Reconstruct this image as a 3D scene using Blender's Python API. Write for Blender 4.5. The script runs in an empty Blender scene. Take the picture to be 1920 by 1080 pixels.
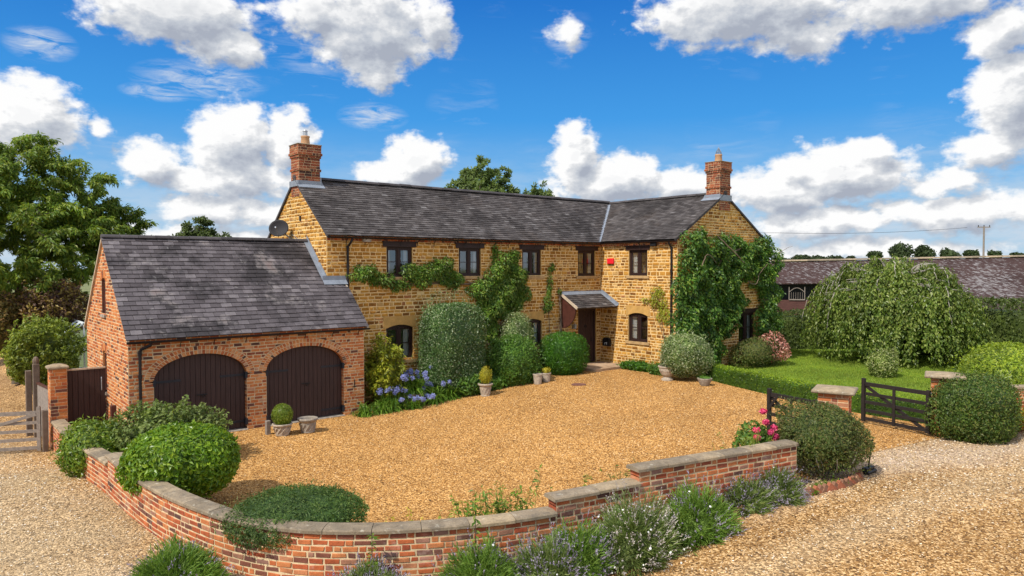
import bpy, math, random
import numpy as np
from mathutils import Vector
R = math.radians
SC = bpy.context.scene
COL = SC.collection

# ------------------------------------------------------------------ camera, sky, sun, exposure
YAW, PITCH, ROLL = 0.6883, -0.0294, -0.0017
CAM = Vector((-3.7394, -18.6001, 4.1803))
cd = bpy.data.cameras.new('camera'); cam = bpy.data.objects.new('camera', cd); COL.objects.link(cam)
cd.sensor_width = 36; cd.lens = 1355.11 / 1920 * 36; cd.clip_start = .1; cd.clip_end = 3000
fw = Vector((math.sin(YAW)*math.cos(PITCH), math.cos(YAW)*math.cos(PITCH), math.sin(PITCH)))
rt0 = Vector((math.cos(YAW), -math.sin(YAW), 0)); up0 = rt0.cross(fw)
rt = rt0*math.cos(ROLL) + up0*math.sin(ROLL); up = up0*math.cos(ROLL) - rt0*math.sin(ROLL)
from mathutils import Matrix
M3 = Matrix((rt, up, -fw)).transposed()
cam.matrix_world = Matrix.Translation(CAM) @ M3.to_4x4()
SC.camera = cam

SUN = Vector((-0.99, -0.13, 1.12)).normalized()          # towards the sun
sl = bpy.data.lights.new('sun', 'SUN'); sl.energy = 3.9; sl.angle = R(.5); sl.color = (1, .95, .87)
so = bpy.data.objects.new('sun', sl); COL.objects.link(so)
so.rotation_euler = SUN.to_track_quat('Z', 'Y').to_euler()
so.location = (0, 0, 40)

SC.view_settings.view_transform = 'Standard'; SC.view_settings.look = 'None'
SC.view_settings.exposure = 0.30; SC.view_settings.gamma = 1
SC.cycles.max_bounces = 6; SC.cycles.transparent_max_bounces = 12

BL = [(0.258,0.306,0.095,0.034,0.9),(0.313,0.276,0.05,0.028,0.85),(0.098,0.17,0.055,0.045,1.05),(0.172,0.163,0.015,0.014,0.6),(0.324,0.158,0.054,0.046,1.05),(0.39,0.165,0.036,0.036,0.95),(0.317,0.115,0.09,0.03,0.8),(0.231,0.125,0.038,0.028,0.8),(0.29,0.076,0.05,0.024,0.8),(0.36,0.07,0.04,0.022,0.7),(0.494,0.31,0.085,0.055,0.95),(0.432,0.328,0.06,0.026,0.75),(0.503,0.265,0.043,0.033,0.75),(0.583,0.32,0.03,0.036,0.8),(0.557,0.143,0.04,0.036,1),(0.535,0.125,0.055,0.022,0.8),(0.774,0.152,0.036,0.04,1),(0.825,0.118,0.08,0.03,1),(0.915,0.108,0.055,0.024,0.85),(1,0.324,0.13,0.04,0.95),(1.06,0.288,0.055,0.03,0.75),(1.19,0.305,0.1,0.03,0.8),(1.28,0.258,0.034,0.034,0.8),(1.287,0.192,0.04,0.05,1),(1.275,0.137,0.045,0.024,0.85),(1.11,0.116,0.08,0.036,1),(1.05,0.098,0.085,0.03,0.9),(1.149,0.143,0.027,0.018,0.75),(1.235,0.064,0.1,0.022,0.8),(1.09,0.056,0.1,0.02,0.75),(1.15,0.020,0.14,0.014,0.62),(0.30,0.035,0.17,0.018,0.6),(1.22,0.1,0.05,0.018,0.6),(0.762,0.308,0.02,0.02,0.45)]

class NT:
    """tiny helper for node trees"""
    def __init__(s, nt): s.t = nt; s.x = 0
    def n(s, typ, ins=None, **kw):
        o = s.t.nodes.new(typ); s.x += 40; o.location = (s.x, 0)
        for k, v in kw.items(): setattr(o, k, v)
        for k, v in (ins or {}).items():
            if hasattr(v, 'is_output'): s.t.links.new(v, o.inputs[k])
            else: o.inputs[k].default_value = v
        return o
    def m(s, op, a, b=0.0, c=None, clamp=False):
        d = {0: a, 1: b}
        if c is not None: d[2] = c
        return s.n('ShaderNodeMath', d, operation=op, use_clamp=clamp).outputs[0]
    def v(s, op, a, b=None):
        d = {0: a}
        if b is not None: d[1] = b
        o = s.n('ShaderNodeVectorMath', d, operation=op); return o.outputs[1] if op in ('DOT_PRODUCT', 'LENGTH', 'DISTANCE') else o.outputs[0]
    def mix(s, f, a, b, blend='MIX'):
        o = s.n('ShaderNodeMix', data_type='RGBA', blend_type=blend)
        for i, v in ((0, f), (6, a), (7, b)):
            if hasattr(v, 'is_output'): s.t.links.new(v, o.inputs[i])
            else: o.inputs[i].default_value = v
        return o.outputs[2]
    def noise(s, vec, scale, detail=3, rough=.55, dist=0.0):
        return s.n('ShaderNodeTexNoise', {'Vector': vec, 'Scale': scale, 'Detail': detail, 'Roughness': rough, 'Distortion': dist}).outputs[0]
    def rng(s, v, a, b, c, d, smooth=False):
        return s.n('ShaderNodeMapRange', {0: v, 1: a, 2: b, 3: c, 4: d}, interpolation_type='SMOOTHSTEP' if smooth else 'LINEAR').outputs[0]
    def ramp(s, f, stops, interp='LINEAR'):
        o = s.n('ShaderNodeValToRGB', {0: f}); cr = o.color_ramp; cr.interpolation = interp
        while len(cr.elements) > 1: cr.elements.remove(cr.elements[-1])
        cr.elements[0].position = stops[0][0]; cr.elements[0].color = (*stops[0][1], 1)
        for p, c in stops[1:]:
            e = cr.elements.new(p); e.color = (*c, 1)
        return o.outputs[0]

def make_world():
    w = bpy.data.worlds.new('World'); SC.world = w; w.use_nodes = True
    w.node_tree.nodes.clear(); T = NT(w.node_tree)
    g = bpy.data.node_groups.new('cloud_field', 'ShaderNodeTree')
    g.interface.new_socket('P', in_out='INPUT', socket_type='NodeSocketVector')
    g.interface.new_socket('D', in_out='OUTPUT', socket_type='NodeSocketFloat')
    G = NT(g); gi = G.n('NodeGroupInput'); go = G.n('NodeGroupOutput')
    P0 = gi.outputs[0]
    wob = G.n('ShaderNodeTexNoise', {'Vector': P0, 'Scale': 16, 'Detail': 4}).outputs[1]
    off = G.v('MULTIPLY', G.v('SUBTRACT', wob, (.5, .5, .5)), (.045, .03, 0))
    P = G.v('ADD', P0, off)
    acc = None
    for az, el, ra, re, a in BL:
        mp = G.n('ShaderNodeVectorMath', {0: P, 1: (1/ra, 1/re, 0), 2: (-az/ra, -el/re, 0)}, operation='MULTIPLY_ADD').outputs[0]
        e = G.m('MULTIPLY_ADD', G.v('LENGTH', mp), -a, 1.25*a)
        acc = e if acc is None else G.m('MAXIMUM', acc, e)
    P3 = G.v('MULTIPLY', P0, (1, 1.5, 1))
    vo = G.n('ShaderNodeTexVoronoi', {'Vector': P3, 'Scale': 24, 'Detail': 3, 'Roughness': .55, 'Lacunarity': 2.2, 'Smoothness': .6}, feature='SMOOTH_F1', normalize=True).outputs[0]
    fb = G.noise(P3, 34, 9, .58)
    bil = G.m('ADD', G.m('MULTIPLY', G.m('SUBTRACT', .42, vo), 1.1), G.m('MULTIPLY', G.m('SUBTRACT', fb, .5), 1.5))
    D = G.m('ADD', acc, G.m('MULTIPLY', bil, .86))
    g.links.new(D, go.inputs[0])

    d = T.n('ShaderNodeTexCoord').outputs['Generated']
    nd = T.v('NORMALIZE', d)
    s = T.n('ShaderNodeSeparateXYZ', {0: nd})
    az = T.m('ARCTAN2', s.outputs[0], s.outputs[1]); el = T.m('ARCSINE', s.outputs[2])
    p = T.n('ShaderNodeCombineXYZ', {0: az, 1: el, 2: 0.0}).outputs[0]
    def field(v):
        n = T.n('ShaderNodeGroup'); n.node_tree = g; T.t.links.new(v, n.inputs[0]); return n.outputs[0]
    D0 = field(p); D1 = field(T.n('ShaderNodeVectorMath', {0: D0, 1: (1e-9, 1e-9, 0), 2: T.v('ADD', p, (-.012, .021, 0))}, operation='MULTIPLY_ADD').outputs[0])
    alpha = T.rng(D0, .11, .56, 0, 1, True)
    lit = T.m('ADD', T.m('MULTIPLY', T.m('SUBTRACT', D0, D1), 1.0), .60, clamp=True)
    thick = T.m('ADD', T.rng(D0, .5, 1.25, 0, .30), T.rng(el, .20, .32, 0, .18, True))      # high clouds show their grey undersides
    lit = T.m('SUBTRACT', lit, thick, clamp=True)
    cloudy = T.ramp(lit, [(0, (3.1, 3.4, 4.05)), (.3, (4.3, 4.6, 5.1)), (.52, (5.6, 5.75, 6.0)), (.75, (7.7, 7.7, 7.7))])
    sky = T.n('ShaderNodeTexSky', sky_type='NISHITA', sun_disc=False, sun_elevation=math.asin(SUN.z), sun_rotation=math.atan2(SUN.x, SUN.y), altitude=100, air_density=1.0, dust_density=.5, ozone_density=3.0)
    sk0 = T.n('ShaderNodeHueSaturation', {'Hue': .503, 'Saturation': 1.3, 'Value': 1.06, 'Color': sky.outputs[0]}).outputs[0]
    blue = T.ramp(T.rng(el, 0, .6, 0, 1), [(0, (3.4, 4.9, 6.2)), (.13, (1.6, 3.9, 6.4)), (.33, (.40, 2.55, 6.2)), (.58, (.14, 1.45, 4.9)), (1, (.10, 1.0, 3.8))])
    sk = T.mix(.92, sk0, blue)
    # thin high streaks and a milky band low down
    ci = T.noise(T.v('MULTIPLY', p, (5, 26, 1)), 2.2, 6, .62, .6)
    cm = T.noise(p, 5.5, 2)
    cia = T.m('MULTIPLY', T.rng(ci, .5, .78, 0, 1), T.rng(cm, .52, .72, 0, .6))
    band = T.rng(el, .0, .19, .85, 0, True)
    lown = T.rng(T.noise(T.v('MULTIPLY', p, (10, 34, 1)), 1.5, 6, .62), .34, .60, .12, 1)
    ba = T.m('MULTIPLY', band, lown)
    wis = None
    for az_, el_, ra_, re_ in ((.285, .232, .085, .026), (.235, .213, .045, .012), (.115, .252, .04, .022), (.765, .305, .035, .024), (.50, .20, .05, .02)):
        e_ = T.m('SUBTRACT', 1.0, T.v('LENGTH', T.n('ShaderNodeVectorMath', {0: p, 1: (1/ra_, 1/re_, 0), 2: (-az_/ra_, -el_/re_, 0)}, operation='MULTIPLY_ADD').outputs[0]))
        wis = e_ if wis is None else T.m('MAXIMUM', wis, e_)
    wn = T.noise(T.n('ShaderNodeMapping', {0: p, 2: (0, 0, .18), 3: (9, 38, 1)}).outputs[0], 2.6, 7, .66, .8)
    cia = T.m('MAXIMUM', cia, T.m('MULTIPLY', T.rng(wis, 0, .6, 0, 1), T.rng(wn, .40, .66, 0, .8)))
    c1 = T.mix(cia, sk, (5.2, 5.7, 6.4, 1))
    c2 = T.mix(ba, c1, (4.7, 5.4, 6.2, 1))
    c3 = T.mix(alpha, c2, cloudy)
    bg = T.n('ShaderNodeBackground', {0: c3, 1: .105})
    # rest of the sky, unseen: brighter, extra white cloud added as fill light
    fo = T.rng(T.noise(p, 3.0, 4, .6), .42, .58, .15, .95, True)
    bg0 = T.n('ShaderNodeBackground', {0: T.mix(fo, sk, (8.2, 8.3, 8.5, 1)), 1: .125})
    ina = T.m('MULTIPLY', T.rng(az, -.35, -.1, 0, 1), T.rng(az, 1.45, 1.7, 1, 0))
    ine = T.m('MULTIPLY', T.rng(el, -.06, -.03, 0, 1), T.rng(el, .42, .55, 1, 0))
    mx = T.n('ShaderNodeMixShader', {0: T.m('MULTIPLY', ina, ine), 1: bg0.outputs[0], 2: bg.outputs[0]})
    T.n('ShaderNodeOutputWorld', {0: mx.outputs[0]})
    w.cycles.sampling_method = 'MANUAL'; w.cycles.sample_map_resolution = 512
make_world()

# ------------------------------------------------------------------ mesh helpers
class MB:
    def __init__(s): s.v = []; s.f = []; s.n = 0
    def add(s, verts, faces, mi=0):
        verts = np.asarray(verts, float).reshape(-1, 3)
        if isinstance(faces, np.ndarray): s.f.append((faces + s.n, mi))
        else:
            by = {}
            for f in faces: by.setdefault(len(f), []).append(f)
            for k, fl in by.items(): s.f.append((np.array(fl, int) + s.n, mi))
        s.v.append(verts); s.n += len(verts); return s
    def box(s, a, b, mi=0):
        (x0, y0, z0), (x1, y1, z1) = np.minimum(a, b), np.maximum(a, b)
        v = [(x0,y0,z0),(x1,y0,z0),(x1,y1,z0),(x0,y1,z0),(x0,y0,z1),(x1,y0,z1),(x1,y1,z1),(x0,y1,z1)]
        return s.add(v, [(3,2,1,0),(4,5,6,7),(0,1,5,4),(1,2,6,5),(2,3,7,6),(3,0,4,7)], mi)
    def bbox(s, a, b, c=.01, mi=0):
        """box with chamfered edges"""
        a, b = np.minimum(a, b), np.maximum(a, b); c = min(c, *(np.array(b)-np.array(a))*.45)
        vs = []; idx = {}
        for ix in (0, 1):
            for iy in (0, 1):
                for iz in (0, 1):
                    p = np.array([(a, b)[ix][0], (a, b)[iy][1], (a, b)[iz][2]]); sg = np.array([1-2*ix, 1-2*iy, 1-2*iz])*c
                    for ax in range(3):
                        q = p + sg; q[ax] = p[ax]; idx[ix, iy, iz, ax] = len(vs); vs.append(q)
        fs = []
        g = lambda x, y, z, ax: idx[x, y, z, ax]
        for k in (0, 1):
            fs += [[g(k,0,0,0),g(k,1,0,0),g(k,1,1,0),g(k,0,1,0)], [g(0,k,0,1),g(1,k,0,1),g(1,k,1,1),g(0,k,1,1)], [g(0,0,k,2),g(1,0,k,2),g(1,1,k,2),g(0,1,k,2)]]
        for i in (0, 1):
            for j in (0, 1):
                fs += [[g(i,j,0,0),g(i,j,1,0),g(i,j,1,1),g(i,j,0,1)], [g(i,0,j,0),g(i,1,j,0),g(i,1,j,2),g(i,0,j,2)], [g(0,i,j,1),g(1,i,j,1),g(1,i,j,2),g(0,i,j,2)]]
                for k in (0, 1): fs.append([g(i,j,k,0),g(i,j,k,1),g(i,j,k,2)])
        return s.add(vs, fs, mi)
    def bar(s, p, q, w, h, mi=0, upv=(0,0,1)):
        """rectangular bar from p to q: w across, h along upv"""
        p, q = np.array(p, float), np.array(q, float); t = q-p; t /= np.linalg.norm(t)
        a = np.cross(t, upv); a /= np.linalg.norm(a); b = np.cross(a, t)
        v = [e + sa*a*w/2 + sb*b*h/2 for e in (p, q) for sa, sb in ((-1,-1),(1,-1),(1,1),(-1,1))]
        return s.add(v, [(3,2,1,0),(4,5,6,7),(0,1,5,4),(1,2,6,5),(2,3,7,6),(3,0,4,7)], mi)
    def tube(s, pts, rad, k=6, mi=0, cap=True):
        pts = np.array(pts, float); n = len(pts); rad = np.broadcast_to(np.array(rad, float), (n,))
        t = np.gradient(pts, axis=0); t /= np.linalg.norm(t, axis=1)[:, None] + 1e-12
        ref = np.array([.31, .17, .93]) if abs(t[0][2]) < .9 else np.array([1., .1, 0])
        a = np.cross(t, ref); a /= np.linalg.norm(a, axis=1)[:, None] + 1e-12; b = np.cross(t, a)
        th = np.linspace(0, 2*np.pi, k, endpoint=False)
        v = pts[:, None, :] + rad[:, None, None]*(a[:, None, :]*np.cos(th)[None, :, None] + b[:, None, :]*np.sin(th)[None, :, None])
        fs = []
        for i in range(n-1):
            for j in range(k):
                fs.append((i*k+j, i*k+(j+1) % k, (i+1)*k+(j+1) % k, (i+1)*k+j))
        s.add(v.reshape(-1, 3), fs, mi)
        if cap and k > 4:
            s.f.append((np.array([[s.n-k+j for j in range(k)]]), mi)); s.f.append((np.array([[s.n-n*k+k-1-j for j in range(k)]]), mi))
        return s
    def lathe(s, c, prof, k=20, mi=0):
        th = np.linspace(0, 2*np.pi, k, endpoint=False); v = []
        for r, z in prof: v += [(c[0]+r*math.cos(t), c[1]+r*math.sin(t), c[2]+z) for t in th]
        m = len(prof); fs = [(i*k+j, i*k+(j+1) % k, (i+1)*k+(j+1) % k, (i+1)*k+j) for i in range(m-1) for j in range(k)]
        fs += [tuple(range(k-1, -1, -1)), tuple((m-1)*k+j for j in range(k))]
        return s.add(v, fs, mi)
    def blob(s, c, r, seed=0, amp=.12, nu=16, nv=10, mi=0, zmin=None, power=2.0):
        rs = np.random.default_rng(seed); ph = rs.uniform(0, 6.28, 6); v = []
        for i in range(nv+1):
            la = -math.pi/2 + math.pi*i/nv
            for j in range(nu):
                lo = 2*math.pi*j/nu
                x, y, z = math.cos(la)*math.cos(lo), math.cos(la)*math.sin(lo), math.sin(la)
                m = (abs(x)**power+abs(y)**power+abs(z)**power)**(-1/power)
                k = m*(1 + amp*(math.sin(3*lo+ph[0])*math.cos(2*la+ph[1]) + .6*math.sin(5*lo+4*la+ph[2])))
                q = [c[0]+x*k*r[0], c[1]+y*k*r[1], c[2]+z*k*r[2]]
                if zmin is not None: q[2] = max(q[2], zmin)
                v.append(q)
        fs = [(i*nu+j, i*nu+(j+1) % nu, (i+1)*nu+(j+1) % nu, (i+1)*nu+j) for i in range(nv) for j in range(nu)]
        return s.add(v, fs, mi)
    def leaves(s, P, N, L, W, rs, jit=.6, droop=0.0, tdir=None, tj=1.0, mi=0, fold=.18):
        """one folded leaf per point: N = facing, tdir = optional growing direction"""
        n = len(P)
        if n == 0: return s
        L = np.broadcast_to(L, (n,))[:, None]; W = np.broadcast_to(W, (n,))[:, None]
        sc = rs.uniform(.7, 1.3, (n, 1)); L = L*sc; W = W*sc
        Nn = N + jit*rs.normal(size=(n, 3)); Nn /= np.linalg.norm(Nn, axis=1)[:, None] + 1e-9
        t = tj*rs.normal(size=(n, 3))
        if tdir is not None: t = t + tdir
        t[:, 2] -= droop
        t -= Nn*(t*Nn).sum(1)[:, None]; t /= np.linalg.norm(t, axis=1)[:, None] + 1e-9
        b = np.cross(Nn, t)
        base = P; tip = P + t*L; mid = P + t*L*.45 + Nn*W*fold
        v = np.stack([base, mid + b*W*.5, tip - Nn*W*fold, mid - b*W*.5], 1).reshape(-1, 3)
        i = np.arange(n)[:, None]*4
        f = np.concatenate([np.concatenate([i, i+1, i+2], 1), np.concatenate([i, i+2, i+3], 1)], 0)
        return s.add(v, f, mi)
    def mesh(s, name, mats, loc=(0, 0, 0), smooth=False):
        me = bpy.data.meshes.new(name)
        V = np.concatenate(s.v) - np.array(loc); me.vertices.add(len(V)); me.vertices.foreach_set('co', V.astype(np.float32).ravel())
        li = np.concatenate([f.ravel() for f, _ in s.f]); tot = np.concatenate([np.full(len(f), f.shape[1]) for f, _ in s.f])
        mi = np.concatenate([np.full(len(f), m) for f, m in s.f])
        me.loops.add(len(li)); me.loops.foreach_set('vertex_index', li.astype(np.int32))
        me.polygons.add(len(tot)); st = np.concatenate([[0], np.cumsum(tot)[:-1]])
        me.polygons.foreach_set('loop_start', st.astype(np.int32)); me.polygons.foreach_set('loop_total', tot.astype(np.int32))
        me.polygons.foreach_set('material_index', mi.astype(np.int32))
        me.update(calc_edges=True); me.validate()
        for m in (mats if isinstance(mats, (list, tuple)) else [mats]): me.materials.append(m)
        me.polygons.foreach_set('use_smooth', np.full(len(me.polygons), smooth))
        return me
    def build(s, name, mats, parent=None, loc=None, smooth=False):
        """ONE mesh object; verts are given in world space, stored relative to the thing's base"""
        base = Vector(parent['base']) if parent is not None else Vector(loc or (0, 0, 0))
        if parent is not None and loc is not None: base = Vector(loc)
        o = bpy.data.objects.new(name, s.mesh(name, mats, base, smooth)); COL.objects.link(o)
        if parent is not None:
            o.parent = parent; o.location = base - Vector(parent['base']); 
        else: o.location = base
        o['base'] = tuple(base)
        return o

def tag(o, label, cat, group=None, kind=None):
    if label: o['label'] = label
    if cat: o['category'] = cat
    if group: o['group'] = group
    if kind: o['kind'] = kind
    return o
def thing(name, label, cat, loc, group=None):
    o = bpy.data.objects.new(name, None); COL.objects.link(o); o.location = loc; o['base'] = tuple(loc)
    o.empty_display_size = .2
    return tag(o, label, cat, group)
def copy_tree(o, parent=None):
    c = o.copy(); COL.objects.link(c); c.parent = parent
    for ch in list(o.children): copy_tree(ch, c)
    return c
RS = np.random.default_rng

# ------------------------------------------------------------------ materials
def new_mat(name):
    m = bpy.data.materials.new(name); m.use_nodes = True; m.node_tree.nodes.clear(); return m, NT(m.node_tree)
def finish(T, col, rough=.8, bump=None, bstr=.3, bdist=.01, spec=.3, trans=0, metal=0.0):
    d = {'Base Color': col, 'Roughness': rough, 'Specular IOR Level': spec, 'Metallic': metal}
    if bump is not None:
        d['Normal'] = T.n('ShaderNodeBump', {'Height': bump, 'Strength': bstr, 'Distance': bdist}).outputs[0]
    b = T.n('ShaderNodeBsdfPrincipled', d).outputs[0]
    if trans:
        tr = T.n('ShaderNodeBsdfTranslucent', {0: T.mix(1.0, col, (1.25, 1.2, .55, 1), 'MULTIPLY')}).outputs[0]
        b = T.n('ShaderNodeMixShader', {0: trans, 1: b, 2: tr}).outputs[0]
    T.n('ShaderNodeOutputMaterial', {0: b})
def c4(c): return (*c, 1)

def piece_mat(name, stops, nscale=9, namt=.35, rough=.85, fine=70, bstr=.5, patch=None, spec=.2):
    """bricks, stones or slates: every loose piece of the mesh takes its own colour, plus grain and weathering patches"""
    m, T = new_mat(name)
    r = T.n('ShaderNodeNewGeometry').outputs['Random Per Island']
    co = T.n('ShaderNodeTexCoord').outputs['Object']
    col = T.ramp(r, stops)
    n1 = T.noise(co, nscale, 5, .65)
    col = T.mix(1.0, col, T.ramp(n1, [(.25, (1-namt,)*3), (.75, (1+namt,)*3)]), 'MULTIPLY')
    n2 = T.noise(co, fine, 4, .7)
    col = T.mix(1.0, col, T.ramp(n2, [(.3, (.78,)*3), (.7, (1.2,)*3)]), 'MULTIPLY')
    if patch:
        for pc, sc, lo, hi, amt in patch:
            pn = T.m('MULTIPLY', T.rng(T.noise(co, sc, 6, .68), lo, hi, 0, 1, True), amt)
            col = T.mix(pn, col, c4(pc))
    h = T.m('ADD', n2, T.m('MULTIPLY', T.noise(co, fine*.3, 3), 1.2))
    finish(T, col, rough, h, bstr, .006, spec)
    return m
def plain(name, c, rough=.7, nscale=8, namt=.2, bstr=.15, fine=60, spec=.3, stretch=None, metal=0.0):
    m, T = new_mat(name); co = T.n('ShaderNodeTexCoord').outputs['Object']
    if stretch: co = T.v('MULTIPLY', co, stretch)
    n1 = T.noise(co, nscale, 4, .6); n2 = T.noise(co, fine, 4, .65)
    col = T.mix(1.0, c4(c), T.ramp(n1, [(.25, (1-namt,)*3), (.75, (1+namt,)*3)]), 'MULTIPLY')
    col = T.mix(1.0, col, T.ramp(n2, [(.3, (1-namt*.6,)*3), (.7, (1+namt*.6,)*3)]), 'MULTIPLY')
    finish(T, col, rough, n2, bstr, .004, spec, 0, metal); return m
def leaf_mat(name, stops, trans=.33, rough=.45, clump=1.6, camt=.35, spec=.35):
    m, T = new_mat(name)
    r = T.n('ShaderNodeNewGeometry').outputs['Random Per Island']
    co = T.n('ShaderNodeTexCoord').outputs['Object']
    col = T.ramp(r, stops)
    n = T.noise(co, clump, 3, .6)
    col = T.mix(1.0, col, T.ramp(n, [(.3, (1-camt, 1-camt, 1-camt*.9)), (.7, (1+camt, 1+camt, 1+camt*.5))]), 'MULTIPLY')
    finish(T, col, rough, None, trans=trans, spec=spec); return m

BRICK_GAP = plain('brick_mortar', (.60, .46, .27), .95, 12, .25, .5)
BRICK = piece_mat('garage_brick', [(0, (.09, .045, .035)), (.1, (.16, .06, .04)), (.16, (.36, .095, .035)), (.4, (.47, .145, .045)), (.7, (.54, .195, .06)), (.9, (.60, .27, .10)), (1, (.46, .25, .15))], 7, .28, patch=[((.55, .36, .22), 2.5, .6, .8, .35)])
WALLBRICK = piece_mat('garden_wall_brick', [(0, (.10, .05, .04)), (.14, (.20, .07, .042)), (.3, (.32, .072, .030)), (.55, (.42, .115, .040)), (.75, (.48, .175, .062)), (.9, (.38, .17, .09)), (1, (.24, .13, .10))], 7, .34, patch=[((.60, .44, .36), 2.2, .56, .74, .45), ((.11, .07, .05), 1.4, .56, .75, .5)])
STONE_GAP = plain('stone_mortar', (.70, .49, .22), .95, 10, .2, .5)
STONE = piece_mat('ironstone', [(0, (.17, .068, .014)), (.15, (.27, .115, .020)), (.4, (.37, .168, .026)), (.65, (.46, .220, .036)), (.85, (.54, .285, .058)), (.96, (.48, .29, .10)), (1, (.32, .115, .04))], 6, .3, patch=[((.50, .40, .24), 1.7, .64, .8, .4)])
ASHLAR = plain('dressed_ironstone', (.50, .29, .085), .9, 5, .22, .4)
SILL = plain('stone_sill', (.42, .27, .12), .9, 6, .25, .4)
COPING = piece_mat('coping_stone', [(0, (.19, .15, .10)), (.5, (.27, .21, .14)), (1, (.35, .265, .16))], 8, .45, fine=45, patch=[((.10, .085, .065), 4, .5, .68, .75), ((.50, .46, .36), 9, .58, .70, .55), ((.30, .22, .05), 6, .62, .74, .4)])
SLATE_A = piece_mat('garage_slate', [(0, (.068, .058, .059)), (.5, (.096, .083, .085)), (.85, (.124, .108, .110)), (1, (.17, .15, .15))], 3, .25, .75, 40, .35, patch=[((.026, .023, .023), .50, .45, .57, .80), ((.33, .30, .28), .9, .575, .67, .42), ((.33, .31, .29), 4.5, .61, .71, .5), ((.17, .085, .07), .9, .60, .78, .45)], spec=.15)
SLATE_B = piece_mat('house_slate', [(0, (.056, .048, .045)), (.5, (.085, .074, .069)), (.85, (.110, .097, .091)), (.97, (.125, .112, .107)), (1, (.19, .175, .165))], 2.2, .25, .75, 40, .35, patch=[((.026, .022, .020), .6, .48, .62, .65), ((.22, .20, .18), 1.2, .60, .72, .35), ((.105, .08, .064), .7, .52, .72, .4), ((.26, .24, .22), 8, .65, .76, .4)], spec=.15)
DECK = plain('roof_underlay', (.03, .028, .028), .9)
RIDGE = piece_mat('ridge_tile', [(0, (.05, .045, .045)), (1, (.085, .075, .075))], 6, .25, patch=[((.2, .19, .16), 5, .6, .75, .35)])
LEAD = plain('lead_flashing', (.21, .235, .27), .55, 6, .2, .1, spec=.5)
WOOD = plain('dark_stained_wood', (.030, .014, .011), .5, 6, .3, .2, 90, stretch=(3, 3, .4))
PLANKS = plain('stained_door_boards', (.046, .024, .020), .55, 7, .35, .25, 80, stretch=(6, 6, .3), spec=.3)
IRON = plain('black_iron', (.012, .012, .013), .45, 10, .2, .1)
GUTTER = plain('black_gutter', (.014, .011, .012), .4, 6, .2, .05)
GREYWOOD = plain('weathered_timber', (.24, .20, .165), .85, 7, .3, .4, 50, stretch=(2, 2, 2))
OLDWOOD = plain('old_oak', (.15, .11, .08), .9, 7, .3, .4, 50)
DARKGATE = plain('dark_gate_paint', (.020, .015, .013), .6, 8, .3, .2)
GALV = plain('galvanised_steel', (.42, .44, .46), .4, 12, .15, .1, metal=.6)
POTMAT = plain('weathered_stoneware', (.40, .33, .25), .9, 9, .35, .6, 45)
POTGREY = plain('aged_concrete', (.30, .255, .20), .9, 9, .4, .6, 45)
CLAYPOT = plain('buff_clay', (.47, .27, .14), .8, 6, .15, .2)
SOIL = plain('soil', (.05, .033, .02), .95, 12, .3, .6)
CURTAIN = plain('white_curtain', (.72, .72, .72), .8, 6, .08, .1)
WHITEPAINT = plain('white_frame_paint', (.68, .72, .72), .5, 6, .1, .05)
RED = plain('red_alarm_plastic', (.75, .02, .03), .4, 4, .05, .02)
BLACKPL = plain('black_box_paint', (.012, .012, .012), .35, 5, .2, .02)
DISHM = plain('dark_dish_metal', (.022, .020, .022), .7, 5, .2, .05)
PAVE = piece_mat('doorstep_paving', [(0, (.34, .22, .13)), (1, (.48, .34, .22))], 5, .25)
BARK = plain('bark', (.11, .085, .06), .9, 9, .35, .6, 40)
PALEBARK = plain('pale_bark', (.36, .32, .27), .85, 9, .35, .5, 40)
VINEWOOD = plain('vine_wood', (.17, .12, .08), .9, 9, .3, .4)

def glass_mat(name, tint=(.8, .85, .85), f=.12):
    m, T = new_mat(name)
    fr = T.n('ShaderNodeFresnel', {0: 1.5}).outputs[0]
    a = T.m('ADD', fr, f, clamp=True)
    t = T.n('ShaderNodeBsdfTransparent', {0: c4(tint)}).outputs[0]
    g = T.n('ShaderNodeBsdfGlossy', {0: (.9, .95, 1, 1), 1: .04}).outputs[0]
    T.n('ShaderNodeOutputMaterial', {0: T.n('ShaderNodeMixShader', {0: a, 1: t, 2: g}).outputs[0]}); return m
GLASS = glass_mat('window_glass', (.75, .78, .76), .10)
GHGLASS = glass_mat('greenhouse_glass', (.85, .92, .9), .1)

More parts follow.
